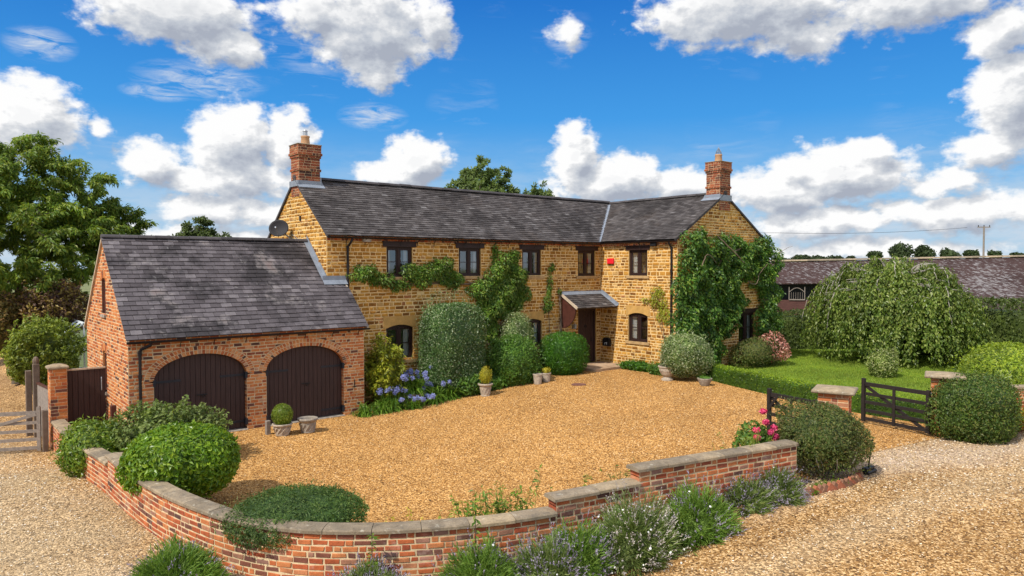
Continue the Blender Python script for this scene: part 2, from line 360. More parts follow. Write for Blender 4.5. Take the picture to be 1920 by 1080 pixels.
def gravel_mat(name, base, pale, dark, psc=34, patches=()):
    m, T = new_mat(name); co = T.n('ShaderNodeTexCoord').outputs['Object']
    wv = T.v('ADD', co, T.v('MULTIPLY', T.v('SUBTRACT', T.n('ShaderNodeTexNoise', {'Vector': co, 'Scale': 25, 'Detail': 2}).outputs[1], (.5, .5, .5)), (.05, .05, .05)))
    v1 = T.n('ShaderNodeTexVoronoi', {'Vector': wv, 'Scale': psc}, voronoi_dimensions='2D')
    v2 = T.n('ShaderNodeTexVoronoi', {'Vector': wv, 'Scale': psc*.47}, voronoi_dimensions='2D')
    r1 = T.n('ShaderNodeSeparateColor', {0: v1.outputs[1]}).outputs[0]
    r2 = T.n('ShaderNodeSeparateColor', {0: v2.outputs[1]}).outputs[1]
    rr = T.m('ADD', T.m('MULTIPLY', r1, .82), T.m('MULTIPLY', r2, .18))
    k = lambda c, f: tuple(x*f for x in c)
    col = T.ramp(rr, [(.06, k(dark, .30)), (.24, dark), (.44, base), (.60, base), (.76, pale), (.92, k(pale, 1.3))])
    big = T.noise(co, .35, 5, .62); med = T.noise(co, 2.4, 4, .6)
    col = T.mix(1.0, col, T.ramp(big, [(.3, (.82, .80, .78)), (.7, (1.16, 1.16, 1.16))]), 'MULTIPLY')
    col = T.mix(1.0, col, T.ramp(med, [(.3, (.90, .89, .88)), (.7, (1.08, 1.08, 1.08))]), 'MULTIPLY')
    sx = T.n('ShaderNodeSeparateXYZ', {0: co})
    for (a, b, c, wd, tint, amt) in patches:             # worn wheel tracks: a line a x + b y = c
        nn = T.m('SUBTRACT', T.m('ADD', T.m('MULTIPLY', sx.outputs[0], a), T.m('MULTIPLY', sx.outputs[1], b)), c)
        nn = T.m('ADD', nn, T.m('MULTIPLY', T.m('SUBTRACT', T.noise(co, .5, 4), .5), wd*1.6))
        f = T.m('MULTIPLY', T.rng(T.m('ABSOLUTE', nn), 0, wd, 1, 0, True), amt)
        col = T.mix(f, col, T.mix(1.0, c4(tint), T.ramp(rr, [(.1, (.5, .5, .5)), (.5, (1, 1, 1)), (.9, (1.5, 1.5, 1.5))]), 'MULTIPLY'))
    h = T.m('ADD', T.m('MULTIPLY', T.m('SUBTRACT', 1.0, v1.outputs[0]), .7), T.m('MULTIPLY', r2, .5))
    finish(T, col, .9, h, .85, .02, .2); return m
YARD = gravel_mat('golden_gravel', (.41, .198, .050), (.64, .375, .135), (.21, .095, .024), 44)
ROAD = gravel_mat('pale_gravel', (.37, .195, .060), (.64, .42, .195), (.19, .095, .032), 40, [(1, .12, -3.4, 3.0, (.43, .32, .185), .75), (.30, 1, -9.1, 1.5, (.50, .38, .265), .75), (.12, 1, -12.9, .8, (.50, .37, .21), .35)])

def grass_mat():
    m, T = new_mat('lawn_grass'); co = T.n('ShaderNodeTexCoord').outputs['Object']
    n1 = T.m('ADD', T.m('MULTIPLY', T.noise(T.v('MULTIPLY', co, (.8, .25, 1)), 1.6, 5, .65), .6), T.m('MULTIPLY', T.noise(co, .8, 4, .6), .4)); n2 = T.noise(co, 26, 4, .7)
    col = T.ramp(n1, [(.3, (.115, .19, .022)), (.5, (.16, .245, .026)), (.72, (.23, .295, .04))])
    col = T.mix(1.0, col, T.ramp(n2, [(.3, (.62, .66, .6)), (.7, (1.3, 1.3, 1.25))]), 'MULTIPLY')
    finish(T, col, .85, n2, .6, .03, .15); return m
GRASS = grass_mat()
FIELD = plain('field_ground', (.16, .17, .06), .95, .05, .3, .3, 2)

def barn_mat():
    m, T = new_mat('corrugated_lichened_roof'); co = T.n('ShaderNodeTexCoord').outputs['Object']
    w = T.n('ShaderNodeTexWave', {'Vector': co, 'Scale': 1.9, 'Distortion': .25, 'Detail': 1}, wave_type='BANDS', bands_direction='X').outputs[1]
    n1 = T.noise(co, .5, 5, .6); n2 = T.noise(T.v('MULTIPLY', co, (7, 2.4, 2.4)), 1.0, 5, .72)
    col = T.ramp(n1, [(.3, (.048, .027, .024)), (.7, (.080, .047, .041))])
    li = T.rng(T.m('ADD', n2, T.m('MULTIPLY', T.noise(co, .16, 3), .42)), .74, .86, 0, .75, True)
    col = T.mix(li, col, (.36, .34, .33, 1))
    col = T.mix(T.m('MULTIPLY', T.rng(w, .35, .0, 0, 1), .5), col, (.03, .018, .017, 1))
    finish(T, col, .9, w, .9, .06, .15); return m
BARNROOF = barn_mat()

LF = lambda n, *cs, **k: leaf_mat(n, [(i/(len(cs)-1), c) for i, c in enumerate(cs)], **k)
L_LAUREL = LF('laurel_leaf', (0.070, 0.155, 0.010), (0.145, 0.260, 0.014), (0.26, 0.36, 0.030), rough=.35)
L_SPOT = LF('golden_laurel_leaf', (0.075, 0.138, 0.015), (0.135, 0.225, 0.020), (0.300, 0.362, 0.050), rough=.35)
L_DOCK = LF('loose_shrub_leaf', (0.085, 0.135, 0.030), (0.150, 0.205, 0.048), (0.235, 0.285, 0.085), rough=.55)
L_DARK = LF('cotoneaster_leaf', (0.044, 0.068, 0.016), (0.080, 0.115, 0.025), (0.140, 0.172, 0.040), (0.17, 0.135, 0.05), rough=.5)
L_JUNI = LF('low_mound_leaf', (0.042, 0.088, 0.020), (0.075, 0.138, 0.027), (0.143, 0.200, 0.050), rough=.55)
L_YELLOW = LF('yellow_green_leaf', (0.130, 0.205, 0.014), (0.225, 0.305, 0.022), (0.36, 0.41, 0.045), rough=.45)
L_GOLD = LF('gold_leaf', (0.240, 0.250, 0.018), (0.450, 0.400, 0.025), (0.600, 0.500, 0.062), rough=.5)
L_VARIE = LF('variegated_leaf', (0.075, 0.135, 0.035), (0.150, 0.220, 0.062), (0.300, 0.350, 0.150), (0.52, 0.54, 0.38), rough=.5)
L_GREYG = LF('clipped_grey_green_leaf', (0.046, 0.100, 0.028), (0.082, 0.155, 0.044), (0.130, 0.215, 0.068), (0.351, 0.403, 0.260), rough=.35, clump=1.2)
L_PLAIN = LF('shrub_leaf', (0.053, 0.131, 0.018), (0.098, 0.206, 0.025), (0.165, 0.275, 0.050), rough=.4)
L_DEEP = LF('deep_green_leaf', (0.033, 0.110, 0.013), (0.063, 0.175, 0.015), (0.112, 0.237, 0.022), rough=.35)
L_OLIVE = LF('olive_green_leaf', (.040, .080, .014), (.070, .125, .020), (.120, .180, .032), (.17, .17, .045), rough=.45)
L_HSIDE = LF('box_side_leaf', (.030, .070, .010), (.055, .115, .014), (.095, .165, .02), rough=.4)  # darker green for the sides of the box hedge
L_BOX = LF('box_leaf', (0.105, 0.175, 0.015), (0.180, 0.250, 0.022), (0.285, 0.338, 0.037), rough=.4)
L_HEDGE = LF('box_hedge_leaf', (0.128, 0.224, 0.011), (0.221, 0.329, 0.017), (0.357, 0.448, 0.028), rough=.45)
L_FARH = LF('field_hedge_leaf', (0.045, 0.073, 0.018), (0.078, 0.112, 0.025), (0.128, 0.163, 0.037), rough=.55)
L_CHERRY = LF('cherry_leaf', (0.075, 0.140, 0.020), (0.135, 0.225, 0.027), (0.210, 0.290, 0.036), (0.29, 0.33, 0.05), rough=.45, clump=.5, camt=.35, trans=.42)
L_TREE = LF('tree_leaf', (0.085, 0.135, 0.036), (0.135, 0.195, 0.05), (0.205, 0.26, 0.075), rough=.5, clump=.6, trans=.42)
L_WEEP = LF('weeping_leaf', (0.062, 0.105, 0.018), (0.105, 0.165, 0.025), (0.170, 0.225, 0.038), (0.27, 0.31, 0.09), rough=.4, clump=.8, camt=.3)
L_FAR = LF('far_tree_leaf', (0.026, 0.046, 0.016), (0.046, 0.071, 0.023), (0.068, 0.098, 0.032), rough=.7, clump=.25)
L_PURPLE = LF('purple_leaf', (0.060, 0.032, 0.032), (0.105, 0.055, 0.042), (0.160, 0.092, 0.045), (0.25, 0.17, 0.045), (0.30, 0.24, 0.05), rough=.5, clump=.8)
L_VLIME = LF('pale_variegated_leaf', (.10, .16, .025), (.20, .27, .05), (.36, .40, .13), (.50, .50, .26), rough=.5)
L_BRONZE = LF('bronze_leaf', (.07, .06, .02), (.14, .12, .03), (.24, .18, .05), (.30, .16, .07), rough=.5, clump=.8)
L_LIME = LF('lime_shrub_leaf', (0.105, 0.150, 0.020), (0.180, 0.237, 0.027), (0.300, 0.338, 0.044), rough=.45, clump=.7)
L_WIST = LF('climber_leaf', (0.048, 0.112, 0.015), (0.087, 0.175, 0.020), (0.150, 0.250, 0.031), (0.255, 0.312, 0.062), rough=.42, clump=1.3)
L_CREEP = LF('creeper_leaf', (0.036, 0.092, 0.017), (0.058, 0.142, 0.020), (0.105, 0.210, 0.029), (0.221, 0.304, 0.051), rough=.4, clump=.9, camt=.4)
L_MAHO = LF('yellowing_shrub_leaf', (0.150, 0.200, 0.018), (0.270, 0.310, 0.026), (0.44, 0.42, 0.045), rough=.4)
L_STRAP = LF('strap_leaf', (0.075, 0.175, 0.018), (0.128, 0.250, 0.027), (0.225, 0.338, 0.050), rough=.4)
L_LAV = LF('lavender_leaf', (0.095, 0.155, 0.040), (0.160, 0.225, 0.058), (0.25, 0.30, 0.10), rough=.6)
L_LAVG = LF('green_lavender_leaf', (0.085, 0.175, 0.024), (0.150, 0.260, 0.036), (0.23, 0.34, 0.065), rough=.6)
L_WEED = LF('weed_leaf', (0.075, 0.163, 0.015), (0.150, 0.250, 0.025), (0.300, 0.350, 0.044), rough=.5)
F_BLUE = LF('blue_petal', (.17, .20, .56), (.28, .32, .68), (.48, .52, .80), rough=.6, trans=.15)
F_LAV = LF('lavender_spike', (.17, .14, .20), (.25, .21, .30), (.35, .31, .38), rough=.7, trans=.1)
F_LAVP = LF('faded_lavender_spike', (.32, .28, .28), (.42, .37, .34), (.55, .50, .45), rough=.7, trans=.1)
F_PINK = LF('pink_petal', (.55, .02, .10), (.72, .05, .18), (.80, .16, .28), rough=.5, trans=.15)
F_ROSE = LF('pink_new_leaf', (.35, .09, .07), (.50, .20, .16), (.62, .38, .32), rough=.5, trans=.15)
F_WHITE = LF('white_petal', (.75, .75, .72), (.85, .85, .82), rough=.6, trans=.1)

# ------------------------------------------------------------------ terrain
def sst(t): t = min(1, max(0, t)); return t*t*(3-2*t)
def zg(x, y):
    x0 = min(6.5, max(.5, 6.5+y*.46))
    return .33*sst((x-x0)/8) - .3*sst((y+4)/6.5)*sst(-x/1.2)

def sheet(name, poly, off, mat, step=.5):
    """a ground sheet following the terrain: the outline cut into cells"""
    poly = [np.array(p, float) for p in poly]
    def clip(pg, ax, val, keep_less):
        out = []
        for i in range(len(pg)):
            a, b = pg[i-1], pg[i]
            ia = (a[ax] <= val) if keep_less else (a[ax] >= val); ib = (b[ax] <= val) if keep_less else (b[ax] >= val)
            if ia != ib: out.append(a + (b-a)*((val-a[ax])/(b[ax]-a[ax])))
            if ib: out.append(b)
        return out
    xs = [p[0] for p in poly]; ys = [p[1] for p in poly]; mb = MB()
    x = math.floor(min(xs)/step)*step
    while x < max(xs):
        col = clip(clip(poly, 0, x, False), 0, x+step, True) if True else None
        if len(col) > 2:
            y = math.floor(min(p[1] for p in col)/step)*step; ym = max(p[1] for p in col)
            while y < ym:
                c = clip(clip(col, 1, y, False), 1, y+step, True)
                q = []
                for p in c:
                    if not q or np.linalg.norm(p-q[-1]) > 1e-6: q.append(p)
                if len(q) > 1 and np.linalg.norm(q[0]-q[-1]) < 1e-6: q.pop()
                if len(q) > 2: mb.add([(p[0], p[1], zg(p[0], p[1])+off) for p in q], [tuple(range(len(q)))])
                y += step
        x += step
    return tag(mb.build(name, mat), None, None, kind='structure')

def ground():
    g = np.concatenate([-np.geomspace(900, 16, 14), np.arange(-15, 40, 1.0), np.geomspace(41, 900, 16)])
    gy = np.concatenate([-np.geomspace(900, 26, 12), np.arange(-25, 20, 1.0), np.geomspace(21, 900, 16)])
    v = [(x, y, zg(x, y)-.02) for x in g for y in gy]; m = len(gy)
    f = [(i*m+j, (i+1)*m+j, (i+1)*m+j+1, i*m+j+1) for i in range(len(g)-1) for j in range(m-1)]
    tag(MB().add(v, f).build('ground', FIELD), None, None, kind='structure')
ground()

# the garden wall's line, outer face
WPATH = [(-1.25, 2.18), (-1.27, .6), (-1.24, -1.4), (-1.14, -3.2), (-1.06, -5.1), (-.90, -6.9), (-.52, -8.5), (-.05, -9.42), (.5, -10.0), (1.25, -10.52), (2.2, -10.98), (3.1, -11.25), (4.55, -11.52), (6.1, -11.83), (7.85, -12.19)]
def smooth_path(pts, n=20):
    p = np.array(pts, float); p = np.concatenate([[2*p[0]-p[1]], p, [2*p[-1]-p[-2]]]); out = []
    for i in range(1, len(p)-2):
        for t in np.linspace(0, 1, n, endpoint=False):
            out.append(.5*((2*p[i]) + (-p[i-1]+p[i+1])*t + (2*p[i-1]-5*p[i]+4*p[i+1]-p[i+2])*t*t + (-p[i-1]+3*p[i]-3*p[i+1]+p[i+2])*t**3))
    out.append(p[-2]); return np.array(out)
WP = smooth_path(WPATH); WS = np.concatenate([[0], np.cumsum(np.linalg.norm(np.diff(WP, axis=0), axis=1))])
WT = np.gradient(WP, axis=0); WT /= np.linalg.norm(WT, axis=1)[:, None]
def wall_at(s):
    x = np.interp(s, WS, WP[:, 0]); y = np.interp(s, WS, WP[:, 1]); tx = np.interp(s, WS, WT[:, 0]); ty = np.interp(s, WS, WT[:, 1])
    l = np.hypot(tx, ty); return x, y, ty/l, -tx/l
def s_near(x, y): return WS[np.argmin((WP[:, 0]-x)**2 + (WP[:, 1]-y)**2)]

inner = [(p[0]-n_[0]*.12, p[1]-n_[1]*.12) for p, n_ in zip(WP[::6], np.stack([WT[::6, 1], -WT[::6, 0]], 1))]
HEDGE = [(16.95, -3.75), (16.2, -5.9), (15.45, -8.4), (15.15, -10.2), (15.1, -11.6)]
yard = inner + [(9.3, -12.0), (10.6, -11.75), (14.4, -12.35), (15.1, -11.9)] + HEDGE[::-1] + [(17.3, -2.4), (17.3, 1.4), (5.8, 1.4), (5.8, .1), (.1, .1), (.1, 2.5), (-1.1, 2.5)]
road = [(-40, -40), (45, -40), (45, -13.2), (17.5, -13.6), (14.6, -12.2), (10.6, -11.65), (9.3, -11.9)] + inner[::-1] + [(-1.1, 2.6), (0, 2.6), (0, 8), (-.5, 40), (-9, 40), (-16, 8), (-40, 0)]
sheet('gravel_road', road, .004, ROAD, 1.0)
sheet('gravel_yard', yard, .010, YARD)
sheet('lawn', [(15.3, -11.9)] + [(x+.2, y) for x, y in HEDGE[::-1]] + [(17.3, -2.3), (24, -1.5), (24, 5), (40, 5), (40, -13), (17, -13.1), (15.1, -12.3)], .03, GRASS)

# ------------------------------------------------------------------ masonry
def course_wall(mb, P, zs, iv, lens, gap, proud, rs, cham=.010, jit=.003, back=True, step=None, halves=0.0):
    """stones laid in courses on a mortar backing; iv(z) gives the free stretches along the wall at height z"""
    for z0, z1 in zip(zs[:-1], zs[1:]):
        zm = (z0+z1)/2; I = iv(zm); I0 = iv(z0+gap*.5); I1 = iv(z1-gap*.5)
        for k, (a, b) in enumerate(I):
            if b-a < .02: continue
            a0 = I0[k][0] if len(I0) == len(I) else a; b0 = I0[k][1] if len(I0) == len(I) else b
            a1 = I1[k][0] if len(I1) == len(I) else a; b1 = I1[k][1] if len(I1) == len(I) else b
            if back:
                m = max(1, int((b-a)/step)) if step else 1
                for q in range(m):
                    f, g = q/m, (q+1)/m
                    mb.add([P(a0+(b0-a0)*f, z0, 0), P(a0+(b0-a0)*g, z0, 0), P(a1+(b1-a1)*g, z1, 0), P(a1+(b1-a1)*f, z1, 0)], [(0, 1, 2, 3)], 1)
            cuts = [a]; first = True
            while True:
                l = rs.uniform(*lens)*(.5 if (rs.random() < halves) else 1)
                if first: l *= rs.uniform(.5, 1); first = False
                if cuts[-1]+l > b-lens[0]*.45: break
                cuts.append(cuts[-1]+l)
            cuts.append(b)
            for i in range(len(cuts)-1):
                l0 = a0 if i == 0 else cuts[i]; l1 = a1 if i == 0 else cuts[i]
                r0 = b0 if i == len(cuts)-2 else cuts[i+1]; r1 = b1 if i == len(cuts)-2 else cuts[i+1]
                g = gap*.5; e = rs.normal(0, jit, 8); pr = proud + rs.normal(0, proud*.3)
                if min(r0-l0, r1-l1) < g*2.4: 
                    if max(r0-l0, r1-l1) < g*3: continue
                c = min(cham, (r0-l0)*.3 if r0 > l0 else .001, (r1-l1)*.3 if r1 > l1 else .001); c = max(c, .001)
                q = [(l0+g+e[0], z0+g+e[1]), (r0-g+e[2], z0+g+e[3]), (r1-g+e[4], z1-g+e[5]), (l1+g+e[6], z1-g+e[7])]
                if q[1][0] < q[0][0]: m_ = (q[0][0]+q[1][0])/2; q[0] = (m_, q[0][1]); q[1] = (m_+.001, q[1][1])
                if q[2][0] < q[3][0]: m_ = (q[2][0]+q[3][0])/2; q[3] = (m_, q[3][1]); q[2] = (m_+.001, q[2][1])
                sg = [(1, 1), (-1, 1), (-1, -1), (1, -1)]
                V = [P(s, z, -.004) for s, z in q] + [P(s, z, pr-c*.7) for s, z in q] + [P(s+c*x, z+c*y, pr) for (s, z), (x, y) in zip(q, sg)]
                F = [(8, 9, 10, 11)] + [(t, (t+1) % 4, 4+(t+1) % 4, 4+t) for t in range(4)] + [(4+t, 4+(t+1) % 4, 8+(t+1) % 4, 8+t) for t in range(4)]
                mb.add(V, F, 0)

def courses(z0, z1, lo, hi, rs, snap=()):
    zs = [z0]
    while zs[-1] < z1-lo*.6: zs.append(zs[-1]+rs.uniform(lo, hi))
    zs[-1] = z1
    for t in snap:
        if z0 < t < z1:
            i = int(np.argmin([abs(z-t) for z in zs]))
            if 0 < i < len(zs)-1: zs[i] = t
    return zs
def free(lo, hi, openings):
    """stretches between lo(z) and hi(z) outside the openings"""
    def iv(z):
        I = [(lo(z) if callable(lo) else lo, hi(z) if callable(hi) else hi)]
        for op in openings:
            o = op(z)
            if not o: continue
            J = []
            for a, b in I:
                if o[1] <= a or o[0] >= b: J.append((a, b)); continue
                if o[0] > a+.005: J.append((a, o[0]))
                if o[1] < b-.005: J.append((o[1], b))
            I = J
        return I
    return iv
def rect(s0, s1, z0, z1): return lambda z: (s0, s1) if z0 <= z <= z1 else None
def arch(s0, s1, z0, zs, zc):
    c, a, h = (s0+s1)/2, (s1-s0)/2, zc-zs
    def f(z):
        if z < z0 or z > zc: return None
        if z <= zs: return (s0, s1)
        k = a*math.sqrt(max(0, 1-((z-zs)/h)**2)); return (c-k, c+k)
    return f
def lbox(mb, P, s0, s1, z0, z1, n0, n1, mi=0):
    V = [P(s, z, n) for n in (n0, n1) for s, z in ((s0, z0), (s1, z0), (s1, z1), (s0, z1))]
    mb.add(V, [(3,2,1,0),(4,5,6,7),(0,1,5,4),(1,2,6,5),(2,3,7,6),(3,0,4,7)], mi)
def reveal(mb, P, s0, s1, z0, z1, d, mi=0, n0=.0):
    for a, b in (((s0, z0), (s0, z1)), ((s1, z0), (s1, z1)), ((s0, z0), (s1, z0)), ((s0, z1), (s1, z1))):
        mb.add([P(*a, n0), P(*b, n0), P(*b, -d), P(*a, -d)], [(0, 1, 2, 3)], mi)
def ring(mb, P, c, zs, a, h, r0, r1, n, proud, rs, t0=0, t1=math.pi, mi=0, mg=1):
    """voussoirs on an elliptic arch between offsets r0 and r1"""
    ts = np.linspace(t0, t1, n+1)
    pt = lambda t, r, nn: P(c + (a+r)*math.cos(t), zs + (h+r)*math.sin(t), nn)
    for i in range(n):
        a0, a1 = ts[i], ts[i+1]; g = (a1-a0)*.13
        mb.add([pt(a0, r0, .001), pt(a1, r0, .001), pt(a1, r1, .001), pt(a0, r1, .001)], [(0, 1, 2, 3)], mg)
        p = proud + rs.normal(0, .0015); q = [(a0+g, r0), (a1-g, r0), (a1-g, r1-.014), (a0+g, r1-.014)]
        V = [pt(t, r, -.12) for t, r in q] + [pt(t, r, p) for t, r in q]
        mb.add(V, [(4, 5, 6, 7)] + [(k, (k+1) % 4, 4+(k+1) % 4, 4+k) for k in range(4)], mi)

def slates(mb, P0, U, V, N, length, bounds, course, width, rs, mi=0, miss=0):
    P0, U, V, N = (np.array(q, float) for q in (P0, U, V, N))
    n = int(round(length/course)); course = length/n
    for i in range(n):
        v0 = i*course; u0a, u1a = bounds(v0); u0b, u1b = bounds(min(length, v0+course*1.0))
        u = u0a - (width*.5 if i % 2 else 0) - rs.uniform(0, .01)
        while u < u1a-.001:
            w = width*rs.uniform(.96, 1.04); a, b = u+.0045, u+w-.0045; u += w
            va = v0 + rs.normal(0, .0035); vb = v0+course*1.25
            la, lb = max(a, u0a), min(b, u1a)
            ha, hb = max(a, u0b), min(b, u1b)
            if lb-la < .015 and hb-ha < .015: continue
            if hb < ha: ha = hb = (ha+hb)/2
            if lb < la: la = lb = (la+lb)/2
            t0 = .024+rs.uniform(0, .008); tw = rs.normal(0, .002)
            q = [P0+U*la+V*va+N*(t0+tw), P0+U*lb+V*va+N*(t0-tw), P0+U*hb+V*vb+N*.004, P0+U*ha+V*vb+N*.004]
            q2 = [P0+U*la+V*va+N*.003, P0+U*lb+V*va+N*.003]
            mb.add(q+q2, [(0, 1, 2, 3), (4, 5, 1, 0), (4, 0, 3), (5, 2, 1)], mi)

def ridge_tiles(mb, a, b, rs, r=.11, l=.42):
    a, b = np.array(a, float), np.array(b, float); L = np.linalg.norm(b-a); d = (b-a)/L; side = np.cross(d, (0, 0, 1)); n = int(L/l); l = L/n
    for i in range(n):
        j = rs.normal(0, .003)
        V = []
        for s in (i*l+.004, (i+1)*l-.004):
            for t in np.linspace(-.95, .95, 7):
                V.append(a+d*s+side*math.sin(t*1.45)*r*1.15+np.array([0, 0, math.cos(t*1.45)*r-.055+j]))
        F = [(k, k+1, 8+k, 7+k) for k in range(6)] + [tuple(range(7)), tuple(range(13, 6, -1))]
        mb.add(V, F)

def brick_box(mb, x0, x1, y0, y1, z0, z1, rs, h=.08):
    zs = list(np.linspace(z0, z1, max(1, int(round((z1-z0)/h)))+1))
    for P, L in ((lambda s, z, n: (x0+s, y0-n, z), x1-x0), (lambda s, z, n: (x0+s, y1+n, z), x1-x0), (lambda s, z, n: (x0-n, y0+s, z), y1-y0), (lambda s, z, n: (x1+n, y0+s, z), y1-y0)):
        course_wall(mb, P, zs, free(0, L, []), (.2, .24), .012, .006, rs, .003, .0015, halves=.4)
    mb.add([(x0, y0, z1-.002), (x1, y0, z1-.002), (x1, y1, z1-.002), (x0, y1, z1-.002)], [(0, 1, 2, 3)], 1)

def window(parent, P, s0, s1, z0, z1, rise=0.0, curtains=(1, 1), lintel='wood', sill=True, label=None, extra=None):
    """two-light casement; the frame is the part, its pane and curtains are sub-parts"""
    d0, d1 = -.13, -.06; w = .06; c = (s0+s1)/2
    f = MB()
    if rise:
        n = 10; zt = lambda s: z1 - rise*((s-c)/((s1-s0)/2))**2
        for i in range(n):
            a, b = s0+(s1-s0)*i/n, s0+(s1-s0)*(i+1)/n
            V = [P(s, z, nn) for nn in (d0, d1) for s, z in ((a, zt(a)-w-.03), (b, zt(b)-w-.03), (b, zt(b)+.005), (a, zt(a)+.005))]
            f.add(V, [(3,2,1,0),(4,5,6,7),(0,1,5,4),(2,3,7,6)])
        ztop = z1-rise*.3
    else:
        lbox(f, P, s0+w, s1-w, z1-w, z1, d0, d1); ztop = z1
    lbox(f, P, s0, s0+w, z0, z1-rise*.95, d0, d1); lbox(f, P, s1-w, s1, z0, z1-rise*.95, d0, d1)
    lbox(f, P, s0+w, s1-w, z0, z0+w, d0, d1+.02)
    lbox(f, P, c-.035, c+.035, z0+w, ztop-w, d0, d1+.002)
    lo, hi = z0+w, z1-w-rise*.5
    for a, b in ((s0+w, c-.035), (c+.035, s1-w)):
        k = .045
        lbox(f, P, a, a+k, lo, hi, d0+.01, d1-.012); lbox(f, P, b-k, b, lo, hi, d0+.01, d1-.012)
        lbox(f, P, a+k, b-k, lo, lo+k, d0+.01, d1-.012); lbox(f, P, a+k, b-k, hi-k, hi, d0+.01, d1-.012)
        lbox(f, P, a+k, b-k, (lo+hi)/2-.011, (lo+hi)/2+.011, d0+.015, d1-.016)
    fo = f.build('window', WOOD, parent)
    if label: fo['label'] = label
    g = MB(); g.add([P(s0+w, lo, -.10), P(c-.03, lo, -.10), P(c-.03, hi, -.10), P(s0+w, hi, -.10)], [(0, 1, 2, 3)])
    g.add([P(c+.03, lo, -.10), P(s1-w, lo, -.10), P(s1-w, hi, -.10), P(c+.03, hi, -.10)], [(0, 1, 2, 3)])
    g.build('pane', GLASS, fo)
    for side, on in zip((0, 1), curtains):
        if not on: continue
        cm = MB(); wd = (s1-s0)*.22*on; a = s0+w*.6 if side == 0 else s1-w*.6-wd; m = 14
        V = [P(a+wd*i/m, z, -.19+.018*math.sin(i*1.9+side)) for i in range(m+1) for z in (z0+.03, hi+.02)]
        cm.add(V, [(2*i, 2*i+2, 2*i+3, 2*i+1) for i in range(m)]); cm.build('curtain', CURTAIN, fo)
    if extra: extra(fo)
    if lintel == 'wood':
        l = MB(); lbox(l, P, s0-.13, s1+.13, z1, z1+.135, -.10, .035); lbox(l, P, s0-.17, s1+.17, z1+.135, z1+.17, -.10, .06); l.build('lintel', WOOD, parent)
    elif lintel == 'stone':
        l = MB(); n = 8; zt = lambda s: z1 - rise*((s-c)/((s1-s0)/2))**2
        for i in range(n):
            a, b = s0+(s1-s0)*i/n, s0+(s1-s0)*(i+1)/n
            V = [P(s, z, nn) for nn in (-.13, .013) for s, z in ((a, zt(a)), (b, zt(b)), (b, z1+.27), (a, z1+.27))]
            l.add(V, [(4, 5, 6, 7), (0, 1, 5, 4), (2, 3, 7, 6)])
        lbox(l, P, s0-.10, s0, z1-rise, z1+.27, -.1, .013); lbox(l, P, s1, s1+.10, z1-rise, z1+.27, -.1, .013)
        l.build('lintel', ASHLAR, parent)
    if sill:
        l = MB(); lbox(l, P, s0-.10, s1+.10, z0-.10, z0, -.13, .055); l.build('sill', SILL, parent)
    return fo

# ------------------------------------------------------------------ the stone house
XA, XB, YF, YB, EZ, RZ, RY = 5.54, 17.12, 1.24, 5.62, 5.2567, 6.988, 3.43
WXR, WX2, WYF, WRZ = 19.94, 22.75, -2.49, 6.95
MS = (RZ-EZ)/(RY-YF); WSL = (WRZ-EZ)/(WXR-XB)
PF = lambda s, z, n: (s, YF-n, z)
PL = lambda s, z, n: (XA-n, s, z)
PW = lambda s, z, n: (XB-n, s, z)
PG = lambda s, z, n: (s, WYF-n, z)

